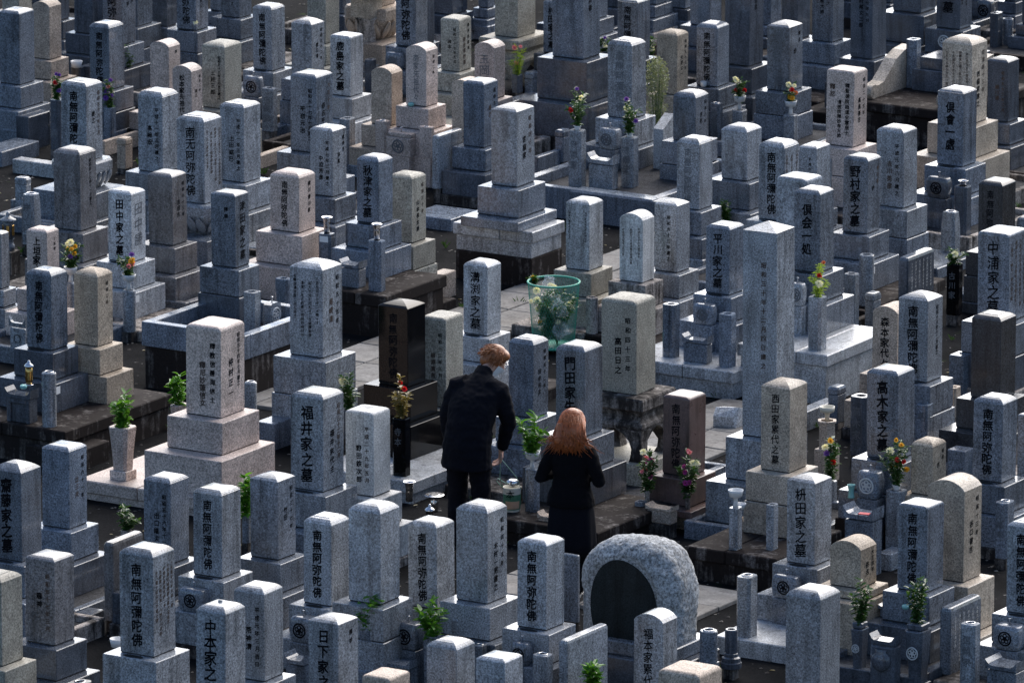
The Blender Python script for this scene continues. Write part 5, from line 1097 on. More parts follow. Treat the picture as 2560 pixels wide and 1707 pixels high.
def furniture(idx, row):
    kind, x, y, z, w, d, h, mat, o, lab, bq = row
    jit = random.Random(5000 + idx)
    root = empty(NAMES[kind], (x, y, z), R(jit.uniform(-1.2, 1.2)))
    tag(root, lab, CATS[kind], GROUPS[kind])
    support(root, x, y, z, w, d, 'kc' if z < .2 else mat)
    top = h
    if kind == 'vase': link('vase_body', make_mesh('vase_body', *hollow(w, d, h), mat), root)
    elif kind == 'taper': link('vase_body', make_mesh('vase_body', *hollow(w, d, h, .95, .84, .3, .10), mat), root)
    elif kind == 'flare':
        link('vase_body', make_mesh('vase_body', *hollow(w, d, h * .82, .70, 1.0, .34), mat), root, (0, 0, h * .18))
        boxobj('vase_foot', (-w / 2 * .86, w / 2 * .86, -d / 2 * .86, d / 2 * .86, 0, h * .18 - .002), mat, root)
    elif kind == 'hex':
        v = lathe([(w / 2 * .86, 0), (w / 2 * .86, h * .92), (w / 2, h * .94), (w / 2, h), (w / 2 * .66, h), (w / 2 * .6, h - .06)], 6)
        link('vase_body', make_mesh('vase_body', *v, mat), root)
    elif kind == 'cyl':
        r = w / 2
        v = lathe([(r, 0), (r, h - .008), (r - .006, h), (r * .62, h), (r * .58, h - .08)], 24)
        me = make_mesh('vase_body', *v, mat)
        link('vase_body', me, root)
        if o.get('disc'): link('round_foot', make_mesh('round_foot', *lathe([(r * 1.65, -.03), (r * 1.65, .012), (r * 1.5, .02), (r * 1.45, .05), (r * 1.15, .06), (r * 1.1, .085), (r * 1.02, .088)], 28), mat), root)
    elif kind == 'urn': urn(root, w, d, h, mat, o)
    elif kind == 'table': table(root, w, d, h, mat, o)
    elif kind == 'kerb':
        boxobj('rail', (-w / 2, w / 2, -d / 2, d / 2, -.02, h), mat, root, .008)
    elif kind == 'slab':
        if o.get('slant'):
            rs = [rect8(w, d, 0), rect8(w, d, h)]
            v, f = loft(rs); v = [(a, b2, c + (.12 * (b2 + d / 2) / d if c > .1 else 0)) for a, b2, c in v]
            link('slab_body', make_mesh('slab_body', v, f, mat), root)
        else:
            r = min(w, d) * .3
            rs = [rect8(w, d, 0, 1, .012), rect8(w, d, h - r, 1, .012), rect8(w - r * .5, d - r * .5, h - r * .25, 1, .014), rect8(w - r * 1.2, d - r * 1.2, h, 1, .016)]
            link('slab_body', make_mesh('slab_body', *loft(rs), mat), root)
        if o.get('text') == 'W':
            mb = MB()
            for cidx in range(6):
                m = jit.randint(8, 13); t = ''.join(jit.choice(FINE) for _ in range(m))
                st = .032
                put_text(mb, t, d * (.36 - .14 * cidx), h * .86, h * .86 - st * m, .028, 'r', w / 2, 0, jit)
            link('inscription', make_mesh('inscription', mb.v, mb.f, 'ink_white'), root)['kind'] = 'stuff'
    elif kind == 'post':
        boxobj('post_body', (-w / 2 * .92, w / 2 * .92, -d / 2 * .92, d / 2 * .92, 0, h), mat, root, .006)
        rs = [rect8(w, d, h + .002, .9, .01), rect8(w, d, h + .012, 1, .012), rect8(w, d, h + .05, 1, .012), rect8(w, d, h + .07, .82, .012), rect8(w, d, h + .075, .5, .01)]
        link('post_cap', make_mesh('post_cap', *loft(rs), mat), root)
    t = o.get('text')
    if t and kind in ('vase', 'taper'):
        mb = MB(); n = len(t); cs = min(w * .55, h * .8 / n)
        pl = -d / 2 * (1 if kind == 'vase' else 1.03) - .001
        for j, ch in enumerate(t):
            link('character', char_mesh(ch, 'carved'), root, (0, pl - .0012, h * .86 - cs * 1.25 * (j + .5)), (0, 0, 0), (cs, 1, cs))
        fr = MB(); a, b0, b1 = w * .36, h * .92, h * .92 - cs * 1.25 * n - h * .08
        for (xa, xb, za, zb2) in ((-a, a, b0, b0 + .004), (-a, a, b1, b1 + .004), (-a - .002, -a + .002, b1, b0), (a - .002, a + .002, b1, b0)):
            fr.add(bevbox(xa, xb, pl - .003, pl + .002, za, zb2, .0005))
        link('text_frame', make_mesh('text_frame', fr.v, fr.f, mat), root)
    mw = min(w, d)
    if o.get('ring'): link('rim', make_mesh('rim', *torus(mw * .30, mw * .055, 22, 6, cz=h + .002), 'steel', True), root)
    if o.get('cone'):
        q = 1 if o['cone'] == 1 else .35
        link('steel_cone', make_mesh('steel_cone', *lathe([(.026, -.02), (.030, .10 * q), (.036, .135 * q), (.052, .15 * q), (.050, .154 * q), (.034, .14 * q), (.026, .05 * q)], 20), 'steel', True), root, (0, 0, h)); top = h + .13 * q
    if o.get('plate'): link('tag', make_mesh('tag', *bevbox(-.045, .045, -d / 2 - .004, -d / 2 + .001, h - .075, h - .02, .001), 'card_white'), root)
    if o.get('cup'):
        kx = o['cup']
        link('flower_bowl', make_mesh('flower_bowl', *lathe(bowl_prof(1.4, kx), 20), {1: 'porcelain', 2: 'porcelain', 3: 'cream'}[kx], True), root, (0, 0, h + (.02 if kx != 1 else 0))); top = h + {1: .05, 2: .12, 3: .1}[kx]
    if o.get('crest'):
        q = crest_mesh(w * .3); s = .86
        link('crest', make_mesh('crest', q.v, q.f, 'ink_white', True), root, (0, -d / 2 * .93, h * .66), (R(-4), 0, 0))
    if o.get('tray'):
        boxobj('tray', (-w * .42, w * .42, -d * .34, d * .34, h + .004, h + .05), mat, root, .008); top = h + .05
    if bq: bouquet((x, y, z + top), bq[0], bq[1], bq[2], bq[3], 300 + idx)
for idx, row in enumerate(FURNITURE): furniture(idx, row)
litter()
# ------------------------------------------------------------------ special monuments
def boulder():
    root = empty('boulder_monument', (BOULDER[0], BOULDER[1], 0))
    tag(root, 'rounded natural boulder with a dark polished oval face, in front of the woman', 'boulder')
    W_, D_, H_, z0 = .93, .52, .80, .33
    bm = bmesh.new(); bmesh.ops.create_icosphere(bm, subdivisions=6, radius=1)
    for v in bm.verts:
        x, y, z = v.co
        if z < 0:                       # straight flanks below, broad rounded arch above
            m = math.hypot(x, y) or 1; m2 = m if z < -.85 else 1.0
            x1, y1 = x / m * min(1, m2 * (1 if z >= -.85 else 1.9)), y / m * min(1, m2 * (1 if z >= -.85 else 1.9))
            q = Vector((math.copysign(abs(x1) ** .85, x1), math.copysign(abs(y1) ** .6, y1), max(z, -.85) / .85))
            p = Vector((q.x * W_ / 2 * (1 + .04 * z), q.y * D_ / 2, H_ * .45 + q.z * H_ * .45))
        else:
            q = Vector((math.copysign(abs(x) ** .85, x), math.copysign(abs(y) ** .6, y), z ** .80))
            p = Vector((q.x * W_ / 2, q.y * D_ / 2, H_ * .45 + q.z * H_ * .55))
        n1 = noise.fractal(p * 3.1 + Vector((3, 1, 7)), 1, 2, 4); n2 = noise.fractal(p * 20, .8, 2, 4)
        nrm = Vector((x, y, z * .6)).normalized()
        e = ((p.x + .03) / .315) ** 2 + ((p.z - .24) / .42) ** 2
        if y < 0 and e < 1.25:
            t = max(0, min(1, (1.25 - e) / .18))
            p.y = p.y * (1 - t) + (-D_ / 2 * .80) * t
            nrm *= (1 - t)
        v.co = p + nrm * (n1 * .022 + n2 * .008)
    me = bpy.data.meshes.new('rock'); bm.to_mesh(me); bm.free()
    granite('rock', (.34, .355, .365), rough=.75, speck=.9, stain=.45, lvl=.58, grain=45, warm=.08)
    me.materials.append(MATS['rock']); me.polygons.foreach_set('use_smooth', [True] * len(me.polygons))
    link('rock', me, root, (0, 0, z0))
    pl = []
    for k in range(40):
        a = 6.28318 * k / 40; s = 1 + .03 * math.sin(3 * a + 1)
        pl.append((-.03 + .300 * s * math.cos(a), .24 + .405 * s * math.sin(a)))
    pl = [(x, max(z, .012)) for x, z in pl]
    granite('rockface', (.018, .025, .028), rough=.35, speck=.6, warm=0)
    MATS['rockface'].node_tree.nodes['Principled BSDF'].inputs['Specular IOR Level'].default_value = .12
    rs = [[(x, y, z) for x, z in pl] for y in (-D_ / 2 * .80 - .006, -D_ / 2 * .80 + .02)]
    v, f = loft(rs)
    link('polished_face', make_mesh('polished_face', v, f, 'rockface'), root, (0, 0, z0))
    boxobj('base_slab', (-.5, .55, -.36, .30, .0, z0 - .10), 'g3', root, .008)
    boxobj('upper_slab', (-.44, .48, -.29, .26, z0 - .10, z0 + .012), 'g4', root, .008)
boulder()
def terrace():
    root = empty('grave_terrace', (-2.5, 12.2, 0))
    tag(root, 'black weathered raised terrace with two scrolled wing walls, upper right', 'terrace')
    boxobj('platform', (-.62, .62, -.62, .95, -.02, .30), 'kd', root, .012)
    boxobj('coping', (-.66, .66, -.66, .98, .30, .40), 'kd', root, .012)
    prof = [(-.52, 0), (-.55, .05), (-.53, .11), (-.47, .13), (-.38, .12), (-.28, .14), (-.16, .22), (-.02, .33), (.15, .39), (.35, .41), (.35, 0)]
    for sx in (-1, 1):
        rs = [[(x, y, z + .402) for y, z in prof] for x in (sx * .46 - .07, sx * .46 + .07)]
        v, f = loft(rs); link('wing_wall', make_mesh('wing_wall', v, [tuple(reversed(q)) for q in f], 'b4'), root)
        a = MB().add(tube([(sx * .46 - .085, -.50, .475), (sx * .46 + .085, -.50, .475)], .072, 20)); a.add(tube([(sx * .46 - .09, -.50, .475), (sx * .46 + .09, -.50, .475)], .03, 14))
        link('scroll', make_mesh('scroll', a.v, a.f, 'b4'), root)
    boxobj('lower_base', (-.28, .28, .10, .62, .402, .62), 'g3', root)
    boxobj('upper_base', (-.22, .22, .16, .56, .62, .74), 'g3', root)
terrace()
def finial(x, y, z, lab):
    root = empty('finial_post', (x, y, 0)); tag(root, lab, 'finial post')
    boxobj('post_body', (-.055, .055, -.055, .055, 0, z), 'b4', root)
    link('onion_finial', make_mesh('onion_finial', *lathe([(.045, 0), (.048, .012), (.03, .02), (.036, .03), (.056, .055), (.058, .08), (.045, .105), (.02, .122), (.006, .135), (.002, .145)], 18), 'b4', True), root, (0, 0, z + .001))
def lantern_round(x, y, z, lab):
    root = empty('stone_lantern', (x, y, z)); tag(root, lab, 'lantern')
    link('lantern_base', make_mesh('lantern_base', *lathe([(.062, 0), (.062, .05), (.05, .06), (.045, .10), (.058, .11)], 18), 'g4', True), root)
    link('fire_box', make_mesh('fire_box', *lathe([(.052, 0), (.055, .16), (.052, .165)], 18), 'g3', True), root, (0, 0, .112))
    for k in range(6):
        a = 6.28 * k / 6
        link('window', make_mesh('window', *bevbox(-.015, .015, -.004, .004, .03, .13, .002), 'brass'), root, (.054 * math.cos(a), .054 * math.sin(a), .115), (0, 0, a + 1.57))
    link('cap', make_mesh('cap', *lathe([(.05, 0), (.078, .008), (.076, .02), (.045, .035), (.022, .05), (.016, .055), (.022, .066), (.018, .08), (.004, .092)], 20), 'g1', True), root, (0, 0, .278))
    boxobj('bedding_stone', (-.08, .08, -.08, .08, -z - .01, -.002), 'kc', root)
lantern_round(-6.83, 2.08, .22, 'round stone lantern with conical cap at the left edge')
def lantern_brass(x, y, z):
    root = empty('brass_lantern', (x, y, z)); tag(root, 'small brass grave lantern with steel hood on the left chant pillar base', 'lantern')
    link('lantern_base', make_mesh('lantern_base', *lathe([(.04, 0), (.04, .008), (.03, .012)], 16), 'steel', True), root)
    link('glass', make_mesh('glass', *lathe([(.026, .012), (.034, .05), (.034, .12), (.028, .165)], 16), 'brass', True), root)
    link('hood', make_mesh('hood', *lathe([(.044, .165), (.046, .172), (.028, .19), (.012, .20), (.012, .215), (.004, .22)], 16), 'steel', True), root)
lantern_brass(*BRASS)
def roof_lantern():
    root = empty('roofed_lantern', (-8.86, 11.55, 0)); tag(root, 'weathered stone lantern with sweeping curved roof at the top edge', 'lantern')
    boxobj('lower_base', (-.24, .24, -.24, .24, 0, .2), 'ks', root)
    link('shaft', make_mesh('shaft', *lathe([(.12, .2), (.10, .25), (.10, .62), (.13, .66)], 16), 'ks', True), root)
    boxobj('fire_box', (-.12, .12, -.12, .12, .662, .90), 'b4', root)
    rs = []
    for s, z in ((.17, .902), (.30, .92), (.31, .96), (.22, 1.02), (.13, 1.10), (.07, 1.20), (.05, 1.24)):
        n = 24; r = []
        for j in range(n):
            a = 6.28318 * (j + .5) / n; c, q = math.cos(a), math.sin(a); m = max(abs(c), abs(q))
            corner = abs(c * q) / (m * m)
            r.append((s * c / m, s * q / m, z + .10 * corner ** 3 * (s / .31) ** 2))
        rs.append(r)
    link('roof', make_mesh('roof', *loft(rs), 'b4'), root)
    link('jewel', make_mesh('jewel', *lathe([(.05, 1.24), (.07, 1.28), (.06, 1.34), (.01, 1.42)], 14), 'ks', True), root)
roof_lantern()
finial(-2.72, 13.2, .52, 'beige onion finial post behind the curved wing wall')
finial(-1.35, 14.4, .55, 'beige onion finial post near the top right corner')
def shrub():
    root = empty('round_shrub', (SHRUB[0], SHRUB[1], 0)); tag(root, 'clipped round shrub with pale glittering leaves, top right of centre', 'shrub')
    r = random.Random(5); st = MB(); lf = MB()
    for k in range(16):
        a = r.uniform(0, 6.28); q = r.uniform(0, .09); h = r.uniform(.6, 1.0)
        pts = [(0, 0, 0), (q * .4 * math.cos(a), q * .4 * math.sin(a), h * .5), (q * math.cos(a), q * math.sin(a), h)]
        st.add(tube(pts, [.007, .005, .002], 5))
    for k in range(2600):
        v = Vector((r.gauss(0, 1), r.gauss(0, 1), r.gauss(0, 1))).normalized() * (r.random() ** .33)
        low = r.random() < .3
        p = Vector((v.x * .125, v.y * .125, .84 + v.z * .24)) if not low else Vector((v.x * .12, v.y * .12, .5 + v.z * .2))
        p += Vector((r.uniform(-.012, .012), r.uniform(-.012, .012), r.uniform(-.012, .012)))
        leaf(lf, p, Vector((r.uniform(-1, 1), r.uniform(-1, 1), r.uniform(-.5, 1))), Vector((r.uniform(-1, 1), r.uniform(-1, 1), 1)), r.uniform(.016, .028), .010)
    link('branches', make_mesh('branches', st.v, st.f, 'stem'), root)['kind'] = 'stuff'
    link('foliage', make_mesh('foliage', lf.v, lf.f, 'leaf_silver'), root)['kind'] = 'stuff'
shrub()
def broken_stone():
    r = random.Random(11); bm = bmesh.new()
    for k in range(40): bm.verts.new((r.uniform(-.13, .13), r.uniform(-.12, .12), r.uniform(0, .2) * (1 - .2 * r.random())))
    bmesh.ops.convex_hull(bm, input=bm.verts)
    bmesh.ops.delete(bm, geom=[v for v in bm.verts if not v.link_faces], context='VERTS')
    me = bpy.data.meshes.new('broken_stone'); bm.to_mesh(me); bm.free(); me.materials.append(MATS['g2'])
    o = link('broken_stone', me, None, (2.02, .32, .03)); tag(o, 'broken pale chunk of stone lying on the path, right of the reddish-brown pillar', 'stone')
broken_stone()
def small(name, prof, mat, loc, lab, cat, n=18, scale=None):
    o = link(name, make_mesh(name, *lathe(prof, n), mat, True), None, loc, scale=scale); tag(o, lab, cat); return o
CUP = [(.022, 0), (.03, .01), (.032, .055), (.029, .055), (.026, .012)]
for nm, loc, lab in SMALLS:
    if nm == 'cup_white': small('offering_cup', CUP, 'porcelain', loc, lab, 'cup')
    elif nm == 'bowl_white': small('offering_bowl', [(.03, 0), (.05, .01), (.062, .075), (.058, .075), (.045, .012)], 'porcelain', loc, lab, 'bowl')
    elif nm == 'cup_green': small('offering_cup', [(.018, 0), (.03, .012), (.032, .028), (.022, .038), (.018, .034)], 'celadon', loc, lab, 'cup')
    elif nm == 'glass_blue': small('candle_glass', [(.03, 0), (.026, .01), (.022, .05), (.03, .10), (.036, .11), (.03, .11), (.018, .05)], 'celadon', loc, lab, 'cup')
    elif nm == 'bowl_dark': small('offering_bowl', [(.02, 0), (.03, .005), (.052, .05), (.05, .055), (.04, .03)], 'porcelain', loc, lab, 'bowl')
    elif nm == 'card':
        o = link('red_card', make_mesh('red_card', *bevbox(-.045, .045, -.03, .03, 0, .008, .001), 'card_red'), None, loc, (0, 0, .2)); tag(o, lab, 'card')
    elif nm == 'steel_cone': small('steel_vase', [(.03, 0), (.03, .10), (.036, .15), (.056, .165), (.053, .17), (.034, .15), (.026, .03)], 'steel', loc, lab, 'vase')
    elif nm == 'steel_dish': small('steel_dish', [(.03, 0), (.035, .10), (.02, .12), (.05, .135), (.085, .145), (.083, .15), (.05, .14), (.045, .15), (.03, .148)], 'steel', loc, lab, 'dish')
    elif nm == 'steel_cap': small('steel_urn', [(.034, 0), (.034, .085), (.046, .09), (.045, .10), (.03, .115), (.012, .125), (.012, .14), (.003, .15)], 'steel', loc, lab, 'urn')

# ------------------------------------------------------------------ mesh bin with discarded flowers
def wire_bin(x, y):
    root = empty('wire_bin', (x, y, .035)); tag(root, 'green wire mesh bin stuffed with discarded flowers on the path', 'bin')
    H_, r0, r1 = .60, .185, .235
    rad = lambda z: r0 + (r1 - r0) * z / H_
    mb = MB(); n = 54
    for s in (-1, 1):
        for k in range(n):
            a0 = 6.28318 * k / n
            pts = []
            for j in range(15):
                t = j / 14; a = a0 + s * t * 1.25; q = rad(t * H_)
                pts.append((q * math.cos(a), q * math.sin(a), t * H_))
            mb.add(tube(pts, .0011, 3, False))
    o = link('wire_mesh', make_mesh('wire_mesh', mb.v, mb.f, 'bin_green'), root); o['kind'] = 'stuff'
    link('rim', make_mesh('rim', *torus(r1, .010, 40, 8, cz=H_), 'bin_green', True), root)
    link('bottom_hoop', make_mesh('bottom_hoop', *torus(r0, .010, 40, 8, cz=.012), 'bin_green', True), root)
    link('floor', make_mesh('floor', *lathe([(r0, .008), (r0, .014)], 32), 'bin_green'), root)
    r = random.Random(3)
    for k, (dx, dy, lab) in enumerate(((-.06, -.05, 'wilted bunch with white flowers at the left inside the bin'), (.06, -.04, 'wilted dark green bunch at the right inside the bin'), (.0, .07, 'wilted bunch at the back inside the bin'))):
        b = bouquet((x + dx, y + dy, .11), 'wwwGy' if k == 0 else ('wwwG' if k == 1 else 'wwG'), .46, .34, lab, 900 + k, 'discarded_bouquet')
    b = bouquet((x - .235, y + .02, .60), 'y', .05, .03, 'single yellow bloom on the bin rim', 977, 'discarded_flower')
    def film(name, loc, s, lab, seed):
        bm = bmesh.new(); bmesh.ops.create_icosphere(bm, subdivisions=4, radius=1)
        for v in bm.verts:
            q = noise.fractal(v.co * 1.8 + Vector((seed, 0, 0)), 1, 2, 3); c = abs(noise.noise(v.co * 5 + Vector((seed, 3, 1))))
            v.co = Vector((v.co.x * s[0], v.co.y * s[1], v.co.z * s[2])) * (1 + .5 * q - .35 * c)
        me = bpy.data.meshes.new(name); bm.to_mesh(me); bm.free(); me.materials.append(MATS['plastic_film'])
        tag(link(name, me, None, loc), lab, 'plastic wrap')
    film('plastic_wrap', (x - .05, y - .0, .62), (.06, .04, .07), 'crumpled clear plastic wrap sticking out of the bin', 2)
    film('plastic_wrap', (x + .12, y - .10, .42), (.07, .06, .09), 'crumpled clear plastic wrap inside the bin at the right', 9)
    film('plastic_wrap', (x + .13, y - .09, .22), (.07, .07, .08), 'lower crumpled clear plastic wrap inside the bin', 5)
wire_bin(*BIN)

# ------------------------------------------------------------------ people
def remesh(name, parts, voxel, mat, parent=None, smooth=3, loc=(0, 0, 0), rot=(0, 0, 0), wrinkle=0):
    mb = MB()
    for p in parts: mb.add(p)
    me = make_mesh('raw', mb.v, mb.f)
    ob = bpy.data.objects.new('raw', me); COL.objects.link(ob)
    bm = bmesh.new(); bm.from_mesh(me); bmesh.ops.recalc_face_normals(bm, faces=bm.faces); bm.to_mesh(me); bm.free()
    md = ob.modifiers.new('r', 'REMESH'); md.mode = 'VOXEL'; md.voxel_size = voxel; md.use_smooth_shade = True
    sm = ob.modifiers.new('s', 'SMOOTH'); sm.iterations = smooth; sm.factor = .5
    dg = bpy.context.evaluated_depsgraph_get()
    out = bpy.data.meshes.new_from_object(ob.evaluated_get(dg))
    bpy.data.objects.remove(ob); out.name = name; out.materials.clear(); out.materials.append(MATS[mat])
    if wrinkle:
        nr = [0.0] * (len(out.vertices) * 3); out.vertices.foreach_get('normal', nr)
        co = [0.0] * len(nr); out.vertices.foreach_get('co', co)
        for i in range(0, len(co), 3):
            p = Vector(co[i:i + 3])
            q = (noise.noise(Vector((p.x * 9, p.y * 9, p.z * 16))) + .5 * noise.noise(p * 30)) * wrinkle
            for j in range(3): co[i + j] += nr[i + j] * q
        out.vertices.foreach_set('co', co); out.update()
    out.polygons.foreach_set('use_smooth', [True] * len(out.polygons))
    return link(name, out, parent, loc, rot)
def ell(c, r, n=14, tilt=None):
    v = []; f = []
    rs = []
    for i in range(n + 1):
        t = math.pi * i / n - math.pi / 2
        rs.append([(r[0] * max(.02, math.cos(t)) * math.cos(6.28318 * j / 18), r[1] * max(.02, math.cos(t)) * math.sin(6.28318 * j / 18), r[2] * math.sin(t)) for j in range(18)])
    v, f = loft(rs)
    M = Matrix.Translation(c) @ (tilt.to_4x4() if tilt is not None else Matrix.Identity(4))
    return [tuple(M @ Vector(p)) for p in v], f
def body_tube(rings, n=20):
    """rings: (centre, half width x, half depth y) stacked; horizontal ellipses"""
    return loft([[(c[0] + a * math.cos(6.28318 * j / n), c[1] + b * math.sin(6.28318 * j / n), c[2]) for j in range(n)] for c, a, b in rings])
def hand(wrist, d, palm_n, s, curl=.6):
    """palm and five fingers: d = direction of the hand, palm_n = palm normal, s = +1 right hand"""
    d = Vector(d).normalized(); pn = Vector(palm_n); pn = (pn - d * pn.dot(d)).normalized(); side = d.cross(pn) * s
    w = Vector(wrist); P = []
    P.append(tube([w - d * .02, w + d * .02, w + d * .055, w + d * .085], [(.024, .019), (.032, .017), (.038, .016), (.034, .014)], 12))
    for k, (off, ln) in enumerate(((-.027, .062), (-.009, .074), (.009, .070), (.025, .055))):
        b = w + d * .08 + side * off
        p1 = b + d * ln * .42 + pn * ln * .12 * curl; p2 = p1 + d * ln * .30 + pn * ln * .38 * curl; p3 = p2 + d * ln * .10 + pn * ln * .42 * curl
        P.append(tube([b - d * .02, p1, p2, p3], [.0095, .0088, .008, .006], 8))
    b = w + d * .03 - side * .03
    P.append(tube([b + side * .012, b - side * .018 + d * .022 + pn * .006, b - side * .02 + d * .05 + pn * .018, b - side * .012 + d * .068 + pn * .03], [.013, .012, .010, .007], 8))
    return P
def head_parts(c, M, s=1.0):
    """head at c, M rotates local (x right, y face forward, z up)"""
    T = lambda p: tuple(Vector(c) + M @ (Vector(p) * s))
    P = [ell(c, (.074 * s, .092 * s, .108 * s), 14, M), ell(T((0, .028, -.045)), (.058 * s, .066 * s, .072 * s), 12, M)]
    P.append(tube([T((0, .085, .018)), T((0, .100, -.010)), T((0, .112, -.028)), T((0, .092, -.036))], [.008, .011, .014, .008], 8))
    for e in (-1, 1):
        P.append(ell(T((e * .077, -.004, -.008)), (.010 * s, .018 * s, .030 * s), 8, M))
        P.append(ell(T((e * .030, .082, .024)), (.020, .010, .008), 6, M))
    P.append(tube([T((-.022, .088, -.062)), T((0, .096, -.062)), T((.022, .088, -.062))], [.005, .008, .005], 6))
    return P
def man():
    loc = MAN; rz = R(3)
    hc = Vector((.035, .40, 1.545))
    M = Matrix.Rotation(R(-56), 3, 'Z') @ Matrix.Rotation(R(-40), 3, 'X')
    P = head_parts(hc, M)
    P.append(tube([(.0, .24, 1.36), (.005, .29, 1.44), (.02, .36, 1.51)], [.062, .056, .054], 12))
    torso = [((0, 0, .86), .165, .115), ((0, .0, .95), .17, .12), ((0, .045, 1.08), .155, .11), ((0, .12, 1.22), .175, .12), ((0, .19, 1.34), .17, .11), ((0, .235, 1.41), .10, .08)]
    P.append(body_tube(torso))
    for e in (-1, 1):
        P.append(tube([(e * .095, 0, .9), (e * .105, .02, .66), (e * .105, .03, .48), (e * .105, .0, .28), (e * .105, -.02, .09)], [.09, .072, .056, .052, .038], 12))
        P.append(tube([(e * .105, -.06, .035), (e * .108, .05, .04), (e * .115, .17, .03)], [(.038, .032), (.042, .032), (.036, .022)], 10))
    aR = [(.17, .20, 1.375), (.225, .24, 1.16), (.23, .28, 1.06), (.17, .33, .91), (.115, .365, .80)]
    aL = [(-.17, .18, 1.375), (-.235, .15, 1.2), (-.265, .13, 1.1), (-.275, .17, .96), (-.275, .21, .845)]
    for a in (aR, aL): P.append(tube(a, [.055, .046, .042, .036, .027], 12))
    P += hand(aR[-1], (-.15, .25, -.95), (-.5, -.5, 0), 1, 1.3)
    P += hand(aL[-1], (.0, .25, -.95), (1, 0, .2), -1, .7)
    person = remesh('person', P, .006, 'skin', None, 2, loc, (0, 0, rz))
    tag(person, 'person in black suit and white mask, stooping with a hand on a bucket', 'person')
    J = [body_tube([((0, -.01, .72), .222, .165), ((0, -.01, .78), .218, .163), ((0, .0, .92), .212, .155), ((0, .045, 1.07), .205, .15), ((0, .11, 1.21), .222, .152), ((0, .17, 1.32), .232, .14), ((0, .21, 1.385), .205, .11), ((0, .235, 1.43), .12, .085), ((.0, .25, 1.45), .085, .07)])]
    J.append(tube([(.0, .235, 1.40), (.005, .275, 1.455), (.01, .30, 1.48)], [.088, .078, .074], 14))
    for a in (aR, aL):
        J.append(tube([tuple(Vector(a[0]) + Vector((-a[0][0] * .45, .0, .0)))] + [tuple(Vector(a[0]) + Vector((a[0][0] * .10, 0, -.03)))] + a[1:4] + [tuple(Vector(a[3]).lerp(Vector(a[4]), .80))], [.08, .085, .075, .066, .056, .048], 14))
    remesh('jacket', J, .009, 'black_cloth', person, 3, wrinkle=.010)
    Tt = [body_tube([((0, -.005, .72), .178, .13), ((0, 0, .85), .178, .13), ((0, .01, .97), .172, .125)])]
    for e in (-1, 1):
        Tt.append(tube([(e * .09, 0, .86), (e * .105, .02, .66), (e * .108, .032, .48), (e * .11, .0, .25), (e * .11, -.02, .05)], [.105, .092, .08, .074, .07], 14))
    remesh('trousers', Tt, .009, 'black_cloth', person, 3, wrinkle=.010)
    for e in (-1, 1):
        remesh('shoe', [tube([(e * .105, -.085, .03), (e * .108, -.02, .05), (e * .11, .06, .05), (e * .115, .17, .035), (e * .116, .21, .026)], [(.036, .03), (.043, .045), (.046, .042), (.044, .03), (.025, .018)], 12)], .006, 'shoe', person, 2)
    # hair: a full short cap that leaves the face free
    r = random.Random(4)
    T = lambda p: tuple(hc + M @ Vector(p))
    cap = [ell(T((0, -.012, .020)), (.088, .100, .106), 14, M), ell(T((0, -.045, -.03)), (.074, .062, .075), 12, M), ell(T((0, .035, .075)), (.072, .060, .045), 12, M)]
    hair = remesh('hair', cap, .006, 'hair_brown', person, 3)
    st = MB()
    for k in range(520):
        a = r.uniform(0, 6.28); e = r.uniform(-.35, 1.5)
        d0 = Vector((math.cos(a) * math.cos(e), math.sin(a) * math.cos(e), math.sin(e)))
        if d0.y > .45 and d0.z < .5: continue
        b = Vector((d0.x * .086, d0.y * .098 - .012, d0.z * .104 + .02))
        fl = Vector((d0.x * .5 + r.uniform(-.3, .3), d0.y * .4 + r.uniform(-.3, .3) - .1, -.75 + d0.z * .4)).normalized()
        st.add(tube([T(b - d0 * .004), T(b + d0 * .004 + fl * .03), T(b + d0 * .001 + fl * .06)], [.003, .0028, .0008], 4))
    link('hair_locks', make_mesh('hair_locks', st.v, st.f, 'hair_brown', True), hair)['kind'] = 'stuff'
    # face mask and glasses
    mk = []
    for z in (.0, -.03, -.06, -.085):
        row = []
        for k in range(9):
            a = R(-68 + 17 * k); q = 1.0 + (.16 if abs(a) < .35 and z > -.05 else 0)
            row.append(T((.078 * math.sin(a), .010 + .098 * math.cos(a) * q, z - .012)))
        mk.append(row)
    link('mask', make_mesh('mask', *loft(mk, False, False, False), 'mask', True), person)
    g = MB()
    for e in (-1, 1):
        ring = [T((e * .034 + .026 * math.cos(6.28 * k / 16), .106, .022 + .019 * math.sin(6.28 * k / 16))) for k in range(17)]
        g.add(tube(ring, .002, 5, False)); g.add(tube([T((e * .06, .10, .026)), T((e * .082, .02, .02)), T((e * .082, -.02, .008))], .002, 5))
    g.add(tube([T((-.008, .108, .025)), T((.008, .108, .025))], .002, 5))
    link('glasses', make_mesh('glasses', g.v, g.f, 'steel'), person)
    return person, Matrix.Translation(loc) @ Matrix.Rotation(rz, 4, 'Z') @ (Vector(aR[-1]) + Vector((-.012, .02, -.085)))
MAN_OBJ, GRIP = man()
